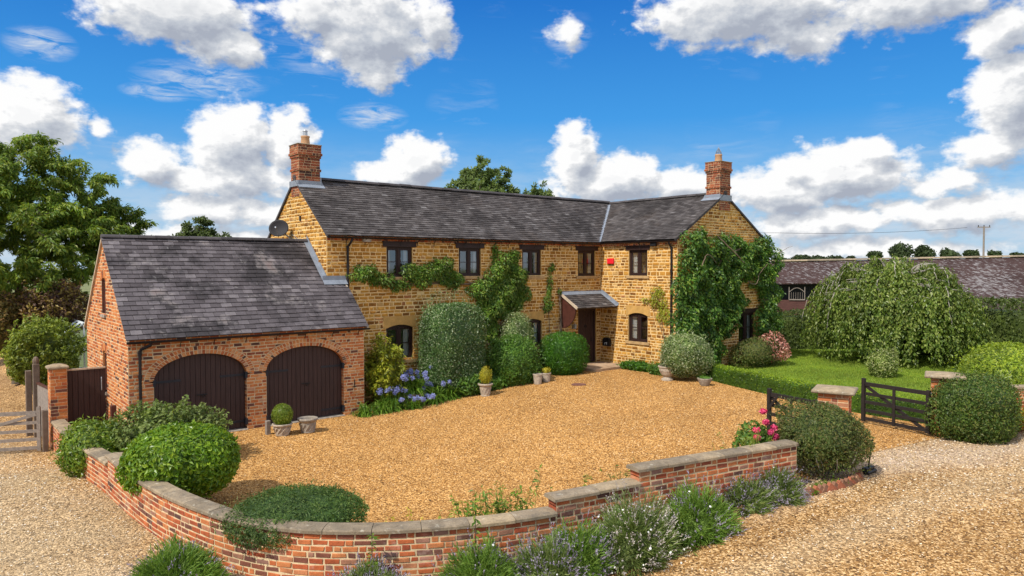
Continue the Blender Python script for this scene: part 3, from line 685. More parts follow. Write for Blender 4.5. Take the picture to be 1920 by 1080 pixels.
def stone_house():
    H = thing('stone_house', 'two storey golden ironstone house with slate roof and two brick chimneys', 'house', (XA, YF, 0))
    rs = RS(11)
    def wallpart(P, z0, z1, iv, snap, corner=None):
        mb = MB(); course_wall(mb, P, courses(z0, z1, .085, .135, rs, snap), iv, (.12, .31), .031, .013, rs, .014, .006)
        return mb.build('wall', [STONE, STONE_GAP], H)
    rects_f = [rect(7.53, 8.47, 3.87, 4.965), rect(10.27, 11.2, 3.87, 4.965), rect(13.05, 13.97, 3.84, 4.965), rect(15.86, 16.81, 3.82, 4.965),
               rect(7.50, 8.48, 1.24, 2.27), rect(7.40, 8.58, 2.261, 2.62), rect(13.05, 14.0, 1.30, 2.19), rect(12.95, 14.1, 2.181, 2.54), rect(15.87, 16.88, 0, 2.53)]
    wallpart(PF, -.1, 4.965, free(XA, XB, rects_f), (3.87, 1.24, 2.53, 2.62, 1.3, 2.26, 2.18))
    lo = lambda z: YF if z < EZ else YF+(z-EZ)/MS
    hi = lambda z: YB if z < EZ else YB-(z-EZ)/MS
    wallpart(PL, -.1, RZ-.12, free(lo, hi, []), ())
    wallpart(PW, .1, 4.965, free(WYF, YF, [rect(-1.12, -.22, 3.84, 4.965), rect(-1.15, -.20, 1.36, 2.35), rect(-1.25, -.10, 2.341, 2.70)]), (3.84, 1.36, 2.34, 2.7))
    glo = lambda z: XB if z < EZ else XB+(z-EZ)/WSL
    ghi = lambda z: WX2 if z < EZ else WX2-(z-EZ)/WSL
    wallpart(PG, .1, WRZ-.1, free(glo, ghi, [rect(20.95, 22.05, 1.2, 2.35)]), (1.2, 2.35))
    # sides nobody sees from the yard, and the reveals
    mb = MB()
    for a, b in (((XA, YB), (WX2, YB)), ((WX2, YB), (WX2, WYF))):
        mb.add([(*a, 0), (*b, 0), (*b, EZ), (*a, EZ)], [(0, 1, 2, 3)])
    mb.add([(XB, YB, EZ), (WX2, YB, EZ), (WXR, YB, WRZ)], [(0, 1, 2)])
    mb.add([(XA, YF, .2), (WX2, WYF, .2), (WX2, YB, .2), (XA, YB, .2)], [(0, 1, 2, 3)])
    mb.build('wall', ASHLAR, H)
    mb = MB()
    for (a, b, c, d) in ((7.53, 8.47, 3.87, 4.81), (10.27, 11.2, 3.87, 4.81), (13.05, 13.97, 3.84, 4.80), (15.86, 16.81, 3.82, 4.80), (7.5, 8.48, 1.24, 2.38), (13.05, 14.0, 1.3, 2.3), (15.87, 16.88, .3, 2.53)): mb = MB(); reveal(mb, PF, a, b, c, d, .25); mb.build('window_reveal' if c > .5 else 'door_reveal', ASHLAR, H)
    for (a, b, c, d) in ((-1.12, -.22, 3.84, 4.80), (-1.15, -.20, 1.36, 2.46)): mb = MB(); reveal(mb, PW, a, b, c, d, .25); mb.build('window_reveal' if c > .5 else 'door_reveal', ASHLAR, H)
    for (a, b, c, d) in ((20.95, 22.05, 1.2, 2.35),): mb = MB(); reveal(mb, PG, a, b, c, d, .25); mb.build('window_reveal' if c > .5 else 'door_reveal', ASHLAR, H)
    # brick band under the eaves
    mb = MB(); zs = [4.965, 5.04, 5.115]
    course_wall(mb, lambda s, z, n: (s, YF-.03-n-(z > 5.03)*.0, z), zs, free(XA, XB-.05, []), (.10, .125), .014, .012, rs, .004, .003)
    course_wall(mb, lambda s, z, n: (XB-.03-n, s, z), zs, free(WYF-.0, YF-.05, []), (.10, .125), .014, .012, rs, .004, .003)
    mb.build('eaves_band', [WALLBRICK, BRICK_GAP], H)
    # windows
    window(H, PF, 7.53, 8.47, 3.87, 4.81, curtains=(.8, .95))
    window(H, PF, 10.27, 11.2, 3.87, 4.81, curtains=(.5, .8))
    window(H, PF, 13.05, 13.97, 3.84, 4.80, curtains=(.4, .9))
    window(H, PF, 15.86, 16.81, 3.82, 4.80, curtains=(.6, .9))
    window(H, PF, 7.50, 8.48, 1.24, 2.36, rise=.10, curtains=(0, 1.1), lintel='stone')
    window(H, PF, 13.05, 14.0, 1.30, 2.28, rise=.10, curtains=(0, 1.0), lintel='stone')
    def books(fo):
        m = MB(); r2 = RS(4); s = -1.02
        while s < -.76:
            w = r2.uniform(.025, .045); m.add(*[MB().box((XB+.24, s, 3.9), (XB+.34, s+w*.9, 3.9+r2.uniform(.24, .36))).v[0], [(3,2,1,0),(4,5,6,7),(0,1,5,4),(1,2,6,5),(2,3,7,6),(3,0,4,7)]]); s += w
        m.build('book_row', BOOKS, fo)
    window(H, PW, -1.12, -.22, 3.84, 4.80, curtains=(0, 1.2), extra=books)
    window(H, PW, -1.15, -.20, 1.36, 2.44, rise=.10, curtains=(0, 1.2), lintel='stone')
    window(H, PG, 20.95, 22.05, 1.2, 2.35, curtains=(0, .9), lintel='wood')
    # front door: framed boards, studs, knocker
    d = MB(); x0, x1 = 15.87, 16.88
    lbox(d, PF, x0, x0+.07, .45, 2.53, -.2, -.06); lbox(d, PF, x1-.07, x1, .45, 2.53, -.2, -.06); lbox(d, PF, x0+.07, x1-.07, 2.44, 2.53, -.2, -.06)
    n = 6; w = (x1-x0-.14)/n
    for i in range(n): lbox(d, PF, x0+.07+i*w+.004, x0+.07+(i+1)*w-.004, .5, 2.44, -.17, -.11)
    lbox(d, PF, x0+.07, x1-.07, .45, .5, -.2, -.08)
    do = d.build('front_door', PLANKS, H)
    k = MB(); k.tube([PF(x1-.2, 1.3+.06*math.sin(t), -.09+.03*math.cos(t)) for t in np.linspace(-1.5, 1.5, 7)], .012, 6)
    k.build('door_handle', IRON, do); k = MB()
    k.tube([PF(16.375+.05*math.cos(t), 1.85+.05*math.sin(t), -.095) for t in np.linspace(0, 6.28, 13)], .011, 5)
    k.build('door_knocker', IRON, do)
    for i in range(n):
        for z in (.75, 1.2, 1.65, 2.1): st = MB(); st.blob(PF(x0+.07+(i+.5)*w, z, -.108), (.011, .008, .011), 0, 0, 6, 4); st.build('door_stud', IRON, do)
    # slate roofs
    n_ = np.array([0, -MS, 1])/math.hypot(MS, 1); V = np.array([0, 1, MS])/math.hypot(MS, 1); oh = .18; ln = (RY-YF+oh)*math.hypot(MS, 1)
    z_of = lambda v: EZ-oh*MS+v*V[2]
    mb = MB(); valley_x = lambda z: XB+(z-EZ)/WSL
    slates(mb, (XA-.07, YF-oh, EZ-oh*MS), (1, 0, 0), V, n_, ln, lambda v: (0, valley_x(z_of(v))-XA+.07-.05), .120, .225, RS(21))
    A = lambda x, y: (x, y, EZ+(y-YF)*MS-.004)
    mb.add([A(XA-.05, YF-oh+.02), A(valley_x(EZ), YF-oh+.02), A(WXR, RY), A(XA-.05, RY)], [(0, 1, 2, 3)], 1)
    mb.add([(XA-.05, YB+oh, EZ-oh*MS), (XB, YB+oh, EZ-oh*MS), (WXR, RY, RZ), (XA-.05, RY, RZ)], [(0, 1, 2, 3)], 1)
    ro = mb.build('roof', [SLATE_B, DECK], H)
    mb = MB(); ridge_tiles(mb, (XA-.06, RY, RZ+.03), (WXR, RY, RZ+.03), RS(3)); mb.build('ridge_tile', RIDGE, ro)
    mb = MB(); mb.bar((XA-.035, YF-oh, EZ-oh*MS-.04), (XA-.035, RY, RZ-.04), .05, .07); mb.build('verge', RIDGE, ro); mb = MB(); mb.bar((XA-.035, YB+oh, EZ-oh*MS-.04), (XA-.035, RY, RZ-.04), .05, .07); mb.build('verge', RIDGE, ro)
    n2 = np.array([-WSL, 0, 1])/math.hypot(WSL, 1); V2 = np.array([1, 0, WSL])/math.hypot(WSL, 1); ln2 = (WXR-XB+oh)*math.hypot(WSL, 1)
    z2 = lambda v: EZ-oh*WSL+v*V2[2]
    mb = MB(); vy = lambda z: YF+(z-EZ)/MS
    slates(mb, (XB-oh, YB, EZ-oh*WSL), (0, -1, 0), V2, n2, ln2, lambda v: (YB-vy(z2(v))+.05, YB-WYF+.07), .120, .225, RS(22))
    B = lambda x, y: (x, y, EZ+(x-XB)*WSL-.004)
    mb.add([B(XB-oh+.02, YF), B(XB-oh+.02, WYF-.05), B(WXR, WYF-.05), B(WXR, RY)], [(0, 1, 2, 3)], 1)
    mb.add([(WX2+oh, WYF-.05, EZ-oh*WSL), (WX2+oh, YB+.05, EZ-oh*WSL), (WXR, YB+.05, WRZ), (WXR, WYF-.05, WRZ)], [(0, 1, 2, 3)], 1)
    mb.add([(XB-.1, YB+.05, EZ-.05), (WXR, RY, WRZ), (WXR, YB+.05, WRZ)], [(0, 1, 2)], 1)
    r2 = mb.build('roof', [SLATE_B, DECK], H)
    mb = MB(); ridge_tiles(mb, (WXR, RY+.05, WRZ+.03), (WXR, WYF-.06, WRZ+.03), RS(5)); mb.build('ridge_tile', RIDGE, r2)
    mb = MB(); mb.bar((XB-oh, WYF-.035, EZ-oh*WSL-.04), (WXR, WYF-.035, WRZ-.04), .05, .07); mb.build('verge', RIDGE, r2); mb = MB(); mb.bar((WX2+oh, WYF-.035, EZ-oh*WSL-.04), (WXR, WYF-.035, WRZ-.04), .05, .07); mb.build('verge', RIDGE, r2)
    # lead valley
    mb = MB(); p0 = np.array([XB-oh+.02, YF-oh+.02, EZ-oh*.72]); p1 = np.array([WXR, RY, RZ]); t = (p1-p0)/np.linalg.norm(p1-p0)
    q = np.array([.075, -.05, 0]); upz = np.array([0, 0, .045])
    p1 = p0+(p1-p0)*.93
    mb.add([p0-q+upz, p0+upz*.6, p0+q+upz, p1-q+upz, p1+upz*.6, p1+q+upz], [(0, 1, 4, 3), (1, 2, 5, 4)]); mb.build('valley_flashing', LEAD, H)
    # gutters, brackets, downpipes
    def gut(a, b, nrm, z, pipes):
        g = MB(); a, b = np.array(a, float), np.array(b, float); L = np.linalg.norm(b-a); d = (b-a)/L
        V = []; ts = np.linspace(math.pi, 2*math.pi, 7)
        for e in (a, b):
            for r_ in (.052, .046):
                for t in ts: V.append(e+np.array(nrm)*r_*math.cos(t)+np.array([0, 0, z+r_*math.sin(t)]))
        F = [(i, i+1, 14+i+1, 14+i) for i in range(6)] + [(7+i, 7+i+1, 21+i+1, 21+i) for i in range(6)] + [(0, 7, 21, 14), (6, 13, 27, 20)] + [(i, i+1, 8+i, 7+i) for i in range(6)] + [(14+i, 15+i, 22+i, 21+i) for i in range(6)]
        g.add(V, F); go = g.build('gutter', GUTTER, H)
        for i in range(1, int(L/.62)):
            k = MB(); p = a+d*i*.62; w_ = p-np.array(nrm)*.10
            k.tube([w_+np.array([0, 0, z-.24]), w_+np.array(nrm)*.012+np.array([0, 0, z-.12]), p+np.array([0, 0, z-.055])], .010, 5)
            k.build('gutter_bracket', IRON, go)
    gut((XA-.04, YF-.20, 0), (XB-.22, YF-.20, 0), (0, -1, 0), EZ-oh*MS-.035, 0)
    gut((XB-.20, YF-.22, 0), (XB-.20, WYF-.06, 0), (-1, 0, 0), EZ-oh*WSL-.035, 0)
    def pipe(pts):
        m = MB(); m.tube(pts, .036, 8)
        for p in pts[2:-1]: m.tube([(p[0], p[1], p[2]-.04), (p[0], p[1], p[2]+.04)], .046, 8)
        m.build('downpipe', GUTTER, H)
    pipe([(6.28, YF-.20, 5.03), (6.24, YF-.19, 4.93), (6.19, YF-.06, 4.78), (6.19, YF-.06, 4.2), (6.19, YF-.06, 3.3), (6.19, YF-.06, .1)])
    pipe([(XB-.20, -2.27, 5.06), (XB-.18, -2.27, 4.98), (XB-.06, -2.27, 4.84), (XB-.06, -2.27, 4.0), (XB-.06, -2.27, 2.6), (XB-.06, -2.27, .3)])
    # chimneys
    def chimney(x0, x1, y0, y1, zb, z0, zt, lab, cowl):
        r = RS(int(zt*10)); m = MB(); brick_box(m, x0, x1, y0, y1, zb, z0+.42, r)
        e = .03; brick_box(m, x0-e, x1+e, y0-e, y1+e, z0+.42, z0+.50, r)
        brick_box(m, x0, x1, y0, y1, z0+.50, zt-.40, r); brick_box(m, x0-e, x1+e, y0-e, y1+e, zt-.40, zt-.32, r)
        brick_box(m, x0-2*e, x1+2*e, y0-2*e, y1+2*e, zt-.32, zt-.24, r); brick_box(m, x0-.035, x1+.035, y0-.035, y1+.035, zt-.24, zt, r)
        c = m.build('chimney', [CHIMBRICK, BRICK_GAP], H, loc=None); c['label'] = lab
        f = MB(); f.bbox((x0-.06, y0-.06, zt), (x1+.06, y1+.06, zt+.03), .015); f.build('chimney_cap', COPING, c)
        q = MB(); cx, cy = (x0+x1)/2, (y0+y1)/2
        q.lathe((cx, cy, zt+.02), [(.15, 0), (.145, .05), (.125, .24), (.14, .26), (.14, .30), (.10, .305), (.10, .24)], 16); q.build('chimney_pot', CLAYPOT, c, smooth=True)
        k = MB()
        if cowl == 'cylinder':
            k.lathe((cx, cy, zt+.31), [(.07, 0), (.07, .15), (.085, .16), (.05, .21)], 12); k.build('cowl', GALV, c)
        else:
            for t in np.linspace(0, 6.28, 9)[:8]: k.tube([(cx+.12*math.cos(t), cy+.12*math.sin(t), zt+.28), (cx+.10*math.cos(t), cy+.10*math.sin(t), zt+.40), (cx, cy, zt+.60)], .009, 4)
            for h, r_ in ((.34, .112), (.42, .093)): k.tube([(cx+r_*math.cos(t), cy+r_*math.sin(t), zt+h) for t in np.linspace(0, 6.28, 13)], .009, 4)
            k.build('cowl', LEAD, c)
        return c
    c = chimney(5.52, 6.22, 3.12, 3.72, 6.4, 6.78, 8.02, 'taller red brick chimney with a metal cowl on its pot', 'cylinder')
    m = MB(); zz = lambda y: EZ+(y-YF)*MS+.045
    m.add([(5.46, 2.98, zz(2.98)), (6.34, 2.98, zz(2.98)), (6.34, 3.11, zz(3.11)), (5.46, 3.11, zz(3.11)), (5.46, 3.108, zz(3.11)+.12), (6.26, 3.108, zz(3.11)+.12)], [(0, 1, 2, 3), (3, 2, 5, 4)])
    m.box((5.47, 3.08, 6.72), (5.512, 3.76, 6.90)); m.box((6.225, 3.1, 6.72), (6.26, 3.74, 7.03)); m.build('chimney_flashing', LEAD, H)
    c = chimney(19.60, 20.28, -2.52, -1.92, 6.3, 6.72, 8.12, 'brick chimney with a pointed wire cowl over the vine clad gable', 'cage')
    m = MB(); zz = lambda x: EZ+(x-XB)*WSL+.045
    m.add([(19.42, -1.78, zz(19.42)), (19.42, -2.58, zz(19.42)), (19.595, -2.58, zz(19.595)), (19.595, -1.78, zz(19.595)), (19.592, -2.55, zz(19.595)+.12), (19.592, -1.85, zz(19.595)+.12)], [(0, 1, 2, 3), (3, 2, 4, 5)])
    m.box((19.55, -2.56, 6.66), (20.33, -2.528, 6.88)); m.build('chimney_flashing', LEAD, H)
    # porch canopy over the door
    pc = MB(); zb, zf, yf = 3.16, 2.64, .33; L = math.hypot(YF-yf, zb-zf); Vc = np.array([0, YF-yf, zb-zf])/L; Nc = np.array([0, -(zb-zf), YF-yf])/L
    slates(pc, (14.93, yf, zf), (1, 0, 0), Vc, Nc, L, lambda v: (0, XB-14.93-.02), .13, .235, RS(9))
    po = pc.build('porch_canopy', SLATE_B, H)
    m = MB(); T3 = lambda x, v, n: np.array([x, yf, zf])+Vc*v+Nc*n
    m.add([T3(14.95, 0.02, 0), T3(XB-.005, .02, 0), T3(XB-.005, L, 0), T3(14.95, L, 0), T3(14.95, .02, -.06), T3(XB-.005, .02, -.06), T3(XB-.005, L, -.06), T3(14.95, L, -.06)], [(0,1,2,3),(7,6,5,4),(0,4,5,1),(3,7,4,0)]); m.build('canopy_board', WOOD, po)
    m = MB(); m.bar(T3(14.935, 0, .0), T3(14.935, L, .0), .03, .10); m.build('canopy_edge', PALEEDGE, po)
    m = MB(); m.add([T3(14.93, L-.14, .03), T3(XB, L-.14, .03), (XB, YF-.016, zb+.09), (14.93, YF-.016, zb+.09)], [(0, 1, 2, 3)])
    m.add([T3(XB-.13, 0, .035), T3(XB-.018, 0, .05), T3(XB-.018, L, .05), T3(XB-.13, L, .035), T3(XB-.02, 0, .15), T3(XB-.02, L, .15)], [(0, 1, 2, 3), (1, 4, 5, 2)]); m.build('canopy_flashing', LEAD, po)
    m = MB(); top = [(YF-.02, 3.05), (yf+.16, 2.63)]; cur = []
    for t in np.linspace(0, 1, 9): a = t*math.pi/2; cur.append((yf+.16+(YF-.02-yf-.16)*(1-math.cos(a))*1.0, 2.48-.62*math.sin(a)**1.3))
    poly = [(yf+.16, 2.60)] + [(y, z) for y, z in cur] + [(YF-.02, 3.05)]
    nq = len(poly); m.add([(x, y, z) for x in (14.98, 15.04) for y, z in poly], [tuple(range(nq)), tuple(range(2*nq-1, nq-1, -1))] + [(i, (i+1) % nq, nq+(i+1) % nq, nq+i) for i in range(nq)]); m.build('canopy_bracket', BRACKET, po)
    # fittings
    m = MB(); m.bbox((XB-.10, .50, 4.28), (XB-.016, .83, 4.50), .02); m.build('alarm_box', RED, H)
    m = MB()
    prof = [(.66, 1.08), (1.01, 1.08), (1.01, 1.30), (.97, 1.37), (.9, 1.41), (.77, 1.41), (.70, 1.37), (.66, 1.30)]; nq = len(prof)
    m.add([(x, y, z) for x in (XB-.14, XB-.016) for y, z in prof], [tuple(range(nq))] + [(i, (i+1) % nq, nq+(i+1) % nq, nq+i) for i in range(nq)]); m.box((XB-.15, .72, 1.26), (XB-.141, .95, 1.285)); lb = m.build('post_box', BLACKPL, H)
    m = MB(); m.tube([(XB-.143, .79, 1.14), (XB-.143, .79, 1.20), (XB-.143, .88, 1.205), (XB-.143, .88, 1.14)], .010, 4); m.tube([(XB-.143, .79, 1.205), (XB-.143, .765, 1.235)], .012, 4); m.build('emblem', WHITEPAINT, lb)
    m = MB(); m.box((15.55, YF-.06, 1.80), (15.60, YF-.014, 1.98)); m.tube([(15.575, YF-.05, 1.98), (15.575, YF-.12, 2.05), (15.575, YF-.14, 1.98)], .01, 5); m.lathe((15.575, YF-.14, 1.80), [(.03, 0), (.055, .04), (.065, .15), (.02, .19)], 8); m.build('wall_lantern', GALV, H)
    m = MB(); m.bbox((15.58, YF-.05, 1.50), (15.70, YF-.014, 1.68), .01); m.build('bell_panel', BLACKPL, H)
    for p, ax in (((6.78, YF-.14, 5.0), 0), ((XB-.12, -1.5, 4.99), 1)):
        m = MB(); a = (.13, .05, .07) if ax == 0 else (.05, .13, .07); m.bbox([p[i]-a[i] for i in range(3)], [p[i]+a[i] for i in range(3)], .015); m.build('floodlight', POTGREY if ax == 0 else IRON, H)
    # satellite dish on the gable
    d = MB(); c = np.array([XA-.42, 3.80, 5.42]); ax = np.array([-.55, -.75, .30]); ax /= np.linalg.norm(ax); a = np.cross(ax, (0, 0, 1)); a /= np.linalg.norm(a); b = np.cross(a, ax)
    Vd = []; nr = 6; k = 24
    for off in (0, -.012):
        for i in range(nr+1):
            r = .31*i/nr; Vd += [c+a*r*1.0*math.cos(t)+b*r*.92*math.sin(t)+ax*(.7*r*r-.07+off) for t in np.linspace(0, 6.283, k, endpoint=False)]
    st_ = (nr+1)*k; Fd = [(o+i*k+j, o+i*k+(j+1) % k, o+(i+1)*k+(j+1) % k, o+(i+1)*k+j) for o in (0, st_) for i in range(nr) for j in range(k)] + [(nr*k+j, nr*k+(j+1) % k, st_+nr*k+(j+1) % k, st_+nr*k+j) for j in range(k)]
    d.add(Vd, Fd); dish = d.build('satellite_dish', DISHM, H, smooth=True)
    m = MB(); m.tube([c-ax*.1, c-ax*.2+np.array([.15, 0, -.1]), (XA-.02, 3.85, 5.1)], .022, 6); m.tube([c-b*.28-ax*.05, c+ax*.30-b*.10], .010, 5); m.tube([c+ax*.28-b*.10, c+ax*.36-b*.11], .025, 8)
    m.tube([(XA-.02, 3.85, 5.1), (XA-.02, 3.7, 5.22), (XA-.02, 3.4, 5.12), (XA-.02, 3.0, 4.95)], .008, 4); m.build('dish_arm', GALV, dish)
    m = MB(); m.bbox((XA-.03, 3.02, 5.62), (XA-.01, 3.12, 5.78), .004); m.build('air_vent', IRON, H)
    # paved doorstep
    m = MB(); r = RS(6)
    for i in range(5):
        for j in range(3):
            x0_, x1_ = 15.25+i*.372, 15.25+(i+1)*.372-.008; y0_, y1_ = -.30+j*.51, -.30+(j+1)*.51-.008
            m.bbox((x0_, y0_, .25), (x1_, min(y1_, YF-.1), .44+r.uniform(-.003, .003)), .008)
    m.build('doorstep', PAVE, H)
    return H

BOOKS = piece_mat('book_spine', [(0, (.25, .05, .03)), (.3, (.45, .16, .05)), (.5, (.08, .06, .05)), (.7, (.40, .30, .18)), (.9, (.06, .1, .16)), (1, (.5, .42, .3))], 6, .1)
PALEEDGE = plain('weathered_edge_board', (.48, .38, .27), .8, 6, .2)
BRACKET = plain('red_brown_stained_wood', (.075, .025, .017), .5, 6, .3, .2, 90)
CHIMBRICK = piece_mat('chimney_brick', [(0, (.07, .035, .028)), (.15, (.15, .05, .03)), (.4, (.25, .068, .032)), (.75, (.32, .092, .038)), (1, (.29, .13, .065))], 7, .28, patch=[((.12, .11, .07), 3, .55, .8, .5)])
HOUSE = stone_house()

# ------------------------------------------------------------------ the brick garage
def garage():
    L, RYg, Ez, Rz = 6.073, 2.606, 2.65, 4.97; YBk = 2*RYg; S = (Rz-Ez)/RYg; oh = .18
    Gt = thing('brick_garage', 'red brick garage with two arched dark doors and steep slate roof', 'garage', (0, 0, 0))
    rs = RS(31); P0 = lambda s, z, n: (s, -n, z); P1 = lambda s, z, n: (-n, s, z); P2 = lambda s, z, n: (L+n, s, z)
    ch = .0825
    zs = list(np.arange(-.15, 2.56, ch)) + [2.58]
    C = (1.64, 4.345); a, zsp, h, rw = 1.095, 1.47, .58, .105
    ops = []
    for c in C: ops += [rect(c-a, c+a, -1, zsp), arch(c-a-2*rw, c+a+2*rw, zsp, zsp+.0001, zsp+h+2*rw)]
    kw = dict(halves=.42)
    m = MB(); course_wall(m, P0, zs, free(0, L, ops), (.205, .235), .021, .008, rs, .005, .004, **kw)
    for c in C:
        ring(m, P0, c, zsp, a, h, 0, rw, 38, .008, rs); ring(m, P0, c, zsp, a, h, rw, 2*rw, 40, .0075, rs)
        ts = np.linspace(0, math.pi, 25)
        V = [P0(c+a*math.cos(t), zsp+h*math.sin(t), n) for n in (.0, -.22) for t in ts]; m.add(V, [(i, i+1, 26+i, 25+i) for i in range(24)], 0)
        for sx in (c-a, c+a):
            for z0, z1 in zip(zs[:-1], zs[1:]):
                if z1 < zsp+.04: m.add([P0(sx, z0+.006, .0), P0(sx, z1-.006, .0), P0(sx, z1-.006, -.22), P0(sx, z0+.006, -.22)], [(0, 1, 2, 3)], 0)
            m.add([P0(sx-.001*np.sign(sx-c)*-1, -.1, 0), P0(sx, zsp, 0), P0(sx, zsp, -.2), P0(sx, -.1, -.2)], [(0, 1, 2, 3)], 1)
    m.build('wall', [BRICK, BRICK_GAP], Gt)
    lo = lambda z: 0 if z < Ez else (z-Ez)/S
    hi = lambda z: YBk if z < Ez else YBk-(z-Ez)/S
    zg_ = list(np.arange(-.40, Rz-.1, ch))
    slit = ((2.45, 2.95, 2.95, 3.92), (2.45, 2.95, .95, 2.02))
    m = MB(); course_wall(m, P1, zg_, free(lo, hi, [o for s0, s1, z0, z1 in slit for o in (rect(s0, s1, z0, z1-.08), arch(s0-.0, s1+.0, z1-.08, z1-.0799, z1+.21))]), (.205, .235), .021, .008, rs, .005, .004, **kw)
    for s0, s1, z0, z1 in slit:
        cc = (s0+s1)/2; ring(m, P1, cc, z1-.08, (s1-s0)/2, .07, 0, .21, 9, .008, rs, .12, math.pi-.12); reveal(m, P1, s0, s1, z0, z1-.06, .15, 0)
    m.build('wall', [BRICK, BRICK_GAP], Gt)
    m = MB(); course_wall(m, P2, zs, free(0, 1.24, []), (.205, .235), .021, .008, rs, .005, .004, **kw)
    m.add([(0, YBk, -.4), (5.5, YBk, -.4), (5.5, YBk, Ez), (0, YBk, Ez)], [(0, 1, 2, 3)], 1); m.add([(0, 0, -.05), (L, 0, -.05), (L, YBk, -.05), (0, YBk, -.05)], [(0, 1, 2, 3)], 1)
    m.build('wall', [BRICK, BRICK_GAP], Gt)
    for s0, s1, z0, z1 in slit:
        f = MB(); zt = z1-.02
        lbox(f, P1, s0, s0+.06, z0, zt-.04, -.13, -.05); lbox(f, P1, s1-.06, s1, z0, zt-.04, -.13, -.05); lbox(f, P1, s0+.06, s1-.06, z0, z0+.06, -.13, -.05); lbox(f, P1, s0+.06, s1-.06, zt-.12, zt, -.13, -.05)
        fo = f.build('window', BRACKET, Gt)
        for k in range(1, 4): lbox(f, P1, s0+.06, s1-.06, z0+(zt-z0)*k/4-.01, z0+(zt-z0)*k/4+.01, -.12, -.06)
        g = MB(); g.add([P1(s0+.05, z0+.05, -.10), P1(s1-.05, z0+.05, -.10), P1(s1-.05, zt-.05, -.10), P1(s0+.05, zt-.05, -.10)], [(0, 1, 2, 3)]); g.build('pane', GLASS, fo)
        q = MB(); lbox(q, P1, s0-.04, s1+.04, z0-.07, z0, -.13, .05); q.build('sill', POTGREY, Gt)
    # plank doors, two leaves under each arch
    for c in C:
        for sd in (-1, 1):
            d = MB(); n = 9; w = (a-.006)/n
            for i in range(n):
                x0, x1 = sorted((c+sd*(i*w+.005), c+sd*((i+1)*w-.004)))
                zt = lambda x: zsp + h*math.sqrt(max(0, 1-((x-c)/a)**2)) - .012
                za, zb = zt(x0), zt(x1)
                V = [P0(x, z, nn) for nn in (-.17, -.125-rs.uniform(0, .004)) for x, z in ((x0, .04), (x1, .04), (x1, zb), (x0, za))]
                d.add(V, [(4,5,6,7),(0,1,5,4),(1,2,6,5),(2,3,7,6),(3,0,4,7)])
            V = [P0(x, z, -.16) for x, z in ((c, .03), (c+sd*a, .03), (c+sd*a, zsp), (c+sd*a*.7, zsp+h*.7), (c, zsp+h))]; d.add(V, [(0, 1, 2, 3, 4)])
            do = d.build('garage_door', PLANKS, Gt)
            for z in (1.42, .22):
                k = MB(); xh = c+sd*(a-.01); lbox(k, P0, *sorted((xh, xh-sd*.62)), z-.028, z+.028, -.123, -.112); lbox(k, P0, *sorted((xh+sd*.03, xh-sd*.03)), z-.08, z+.08, -.12, .012); k.build('strap_hinge', HINGE, do)
            if sd == 1:
                k = MB(); lbox(k, P0, c-.10, c+.16, 1.0, 1.03, -.122, -.105); k.tube([P0(c+.06+.03*math.cos(t), .98+.03*math.sin(t), -.10) for t in np.linspace(0, 6.28, 9)], .008, 4); k.build('latch', IRON, do)
        t = MB(); t.bbox((c-a-.02, -.06, -.05), (c+a+.02, .2, .035), .01); t.build('threshold', POTGREY, Gt)
    # roof
    Ls = math.hypot(S, 1); V = np.array([0, 1, S])/Ls; N = np.array([0, -S, 1])/Ls; ln = (RYg+oh)*Ls
    yv = lambda v: -oh+v*V[1]
    m = MB(); slates(m, (-.07, -oh, Ez-oh*S), (1, 0, 0), V, N, ln, lambda v: (0, (L+.07 if yv(v) < 1.05 else 5.54)+.06), .163, .265, RS(41))
    m.add([(-.05, -oh+.02, Ez-oh*S+.01), (L+.05, -oh+.02, Ez-oh*S+.01), (L+.05, 1.22, Ez+1.22*S-.01), (5.54, 1.22, Ez+1.22*S-.01), (5.54, RYg, Rz-.01), (-.05, RYg, Rz-.01)], [(0, 1, 2, 3, 4, 5)], 1)
    m.add([(-.05, YBk+oh, Ez-oh*S), (5.54, YBk+oh, Ez-oh*S), (5.54, RYg, Rz-.01), (-.05, RYg, Rz-.01)], [(0, 1, 2, 3)], 1)
    ro = m.build('roof', [SLATE_A, DECK], Gt)
    m = MB(); ridge_tiles(m, (-.06, RYg, Rz+.03), (5.54, RYg, Rz+.03), RS(8), .1); m.build('ridge_tile', RIDGE, ro)
    m = MB(); m.bar((-.03, -oh, Ez-oh*S-.035), (-.03, RYg, Rz-.035), .05, .06); m.build('verge', PALEEDGE, ro); m = MB(); m.bar((-.03, YBk+oh, Ez-oh*S-.035), (-.03, RYg, Rz-.035), .05, .06); m.build('verge', PALEEDGE, ro); m = MB(); m.bar((L+.03, -oh, Ez-oh*S-.035), (L+.03, 1.2, Ez+1.2*S-.035), .05, .06); m.build('verge', PALEEDGE, ro)
    m = MB(); z = lambda y: Ez+y*S
    for y0, y1 in ((1.24, RYg),):
        m.add([(5.40, y0, z(y0)+.05), (5.523, y0, z(y0)+.05), (5.523, y1, z(y1)+.06), (5.40, y1, z(y1)+.06), (5.523, y0, z(y0)+.20), (5.523, y1, z(y1)+.20)], [(0, 1, 2, 3), (1, 4, 5, 2)])
    m.add([(5.40, 1.10, z(1.10)+.045), (L+.08, 1.10, z(1.10)+.045), (L+.08, 1.222, z(1.222)+.06), (5.40, 1.222, z(1.222)+.06), (L+.08, 1.222, z(1.24)+.17), (5.40, 1.222, z(1.24)+.17)], [(0, 1, 2, 3), (3, 2, 4, 5)])
    m.build('roof_flashing', LEAD, Gt)
    g = MB(); zz = Ez-oh*S-.035; ts = np.linspace(math.pi, 2*math.pi, 7); Vg = []
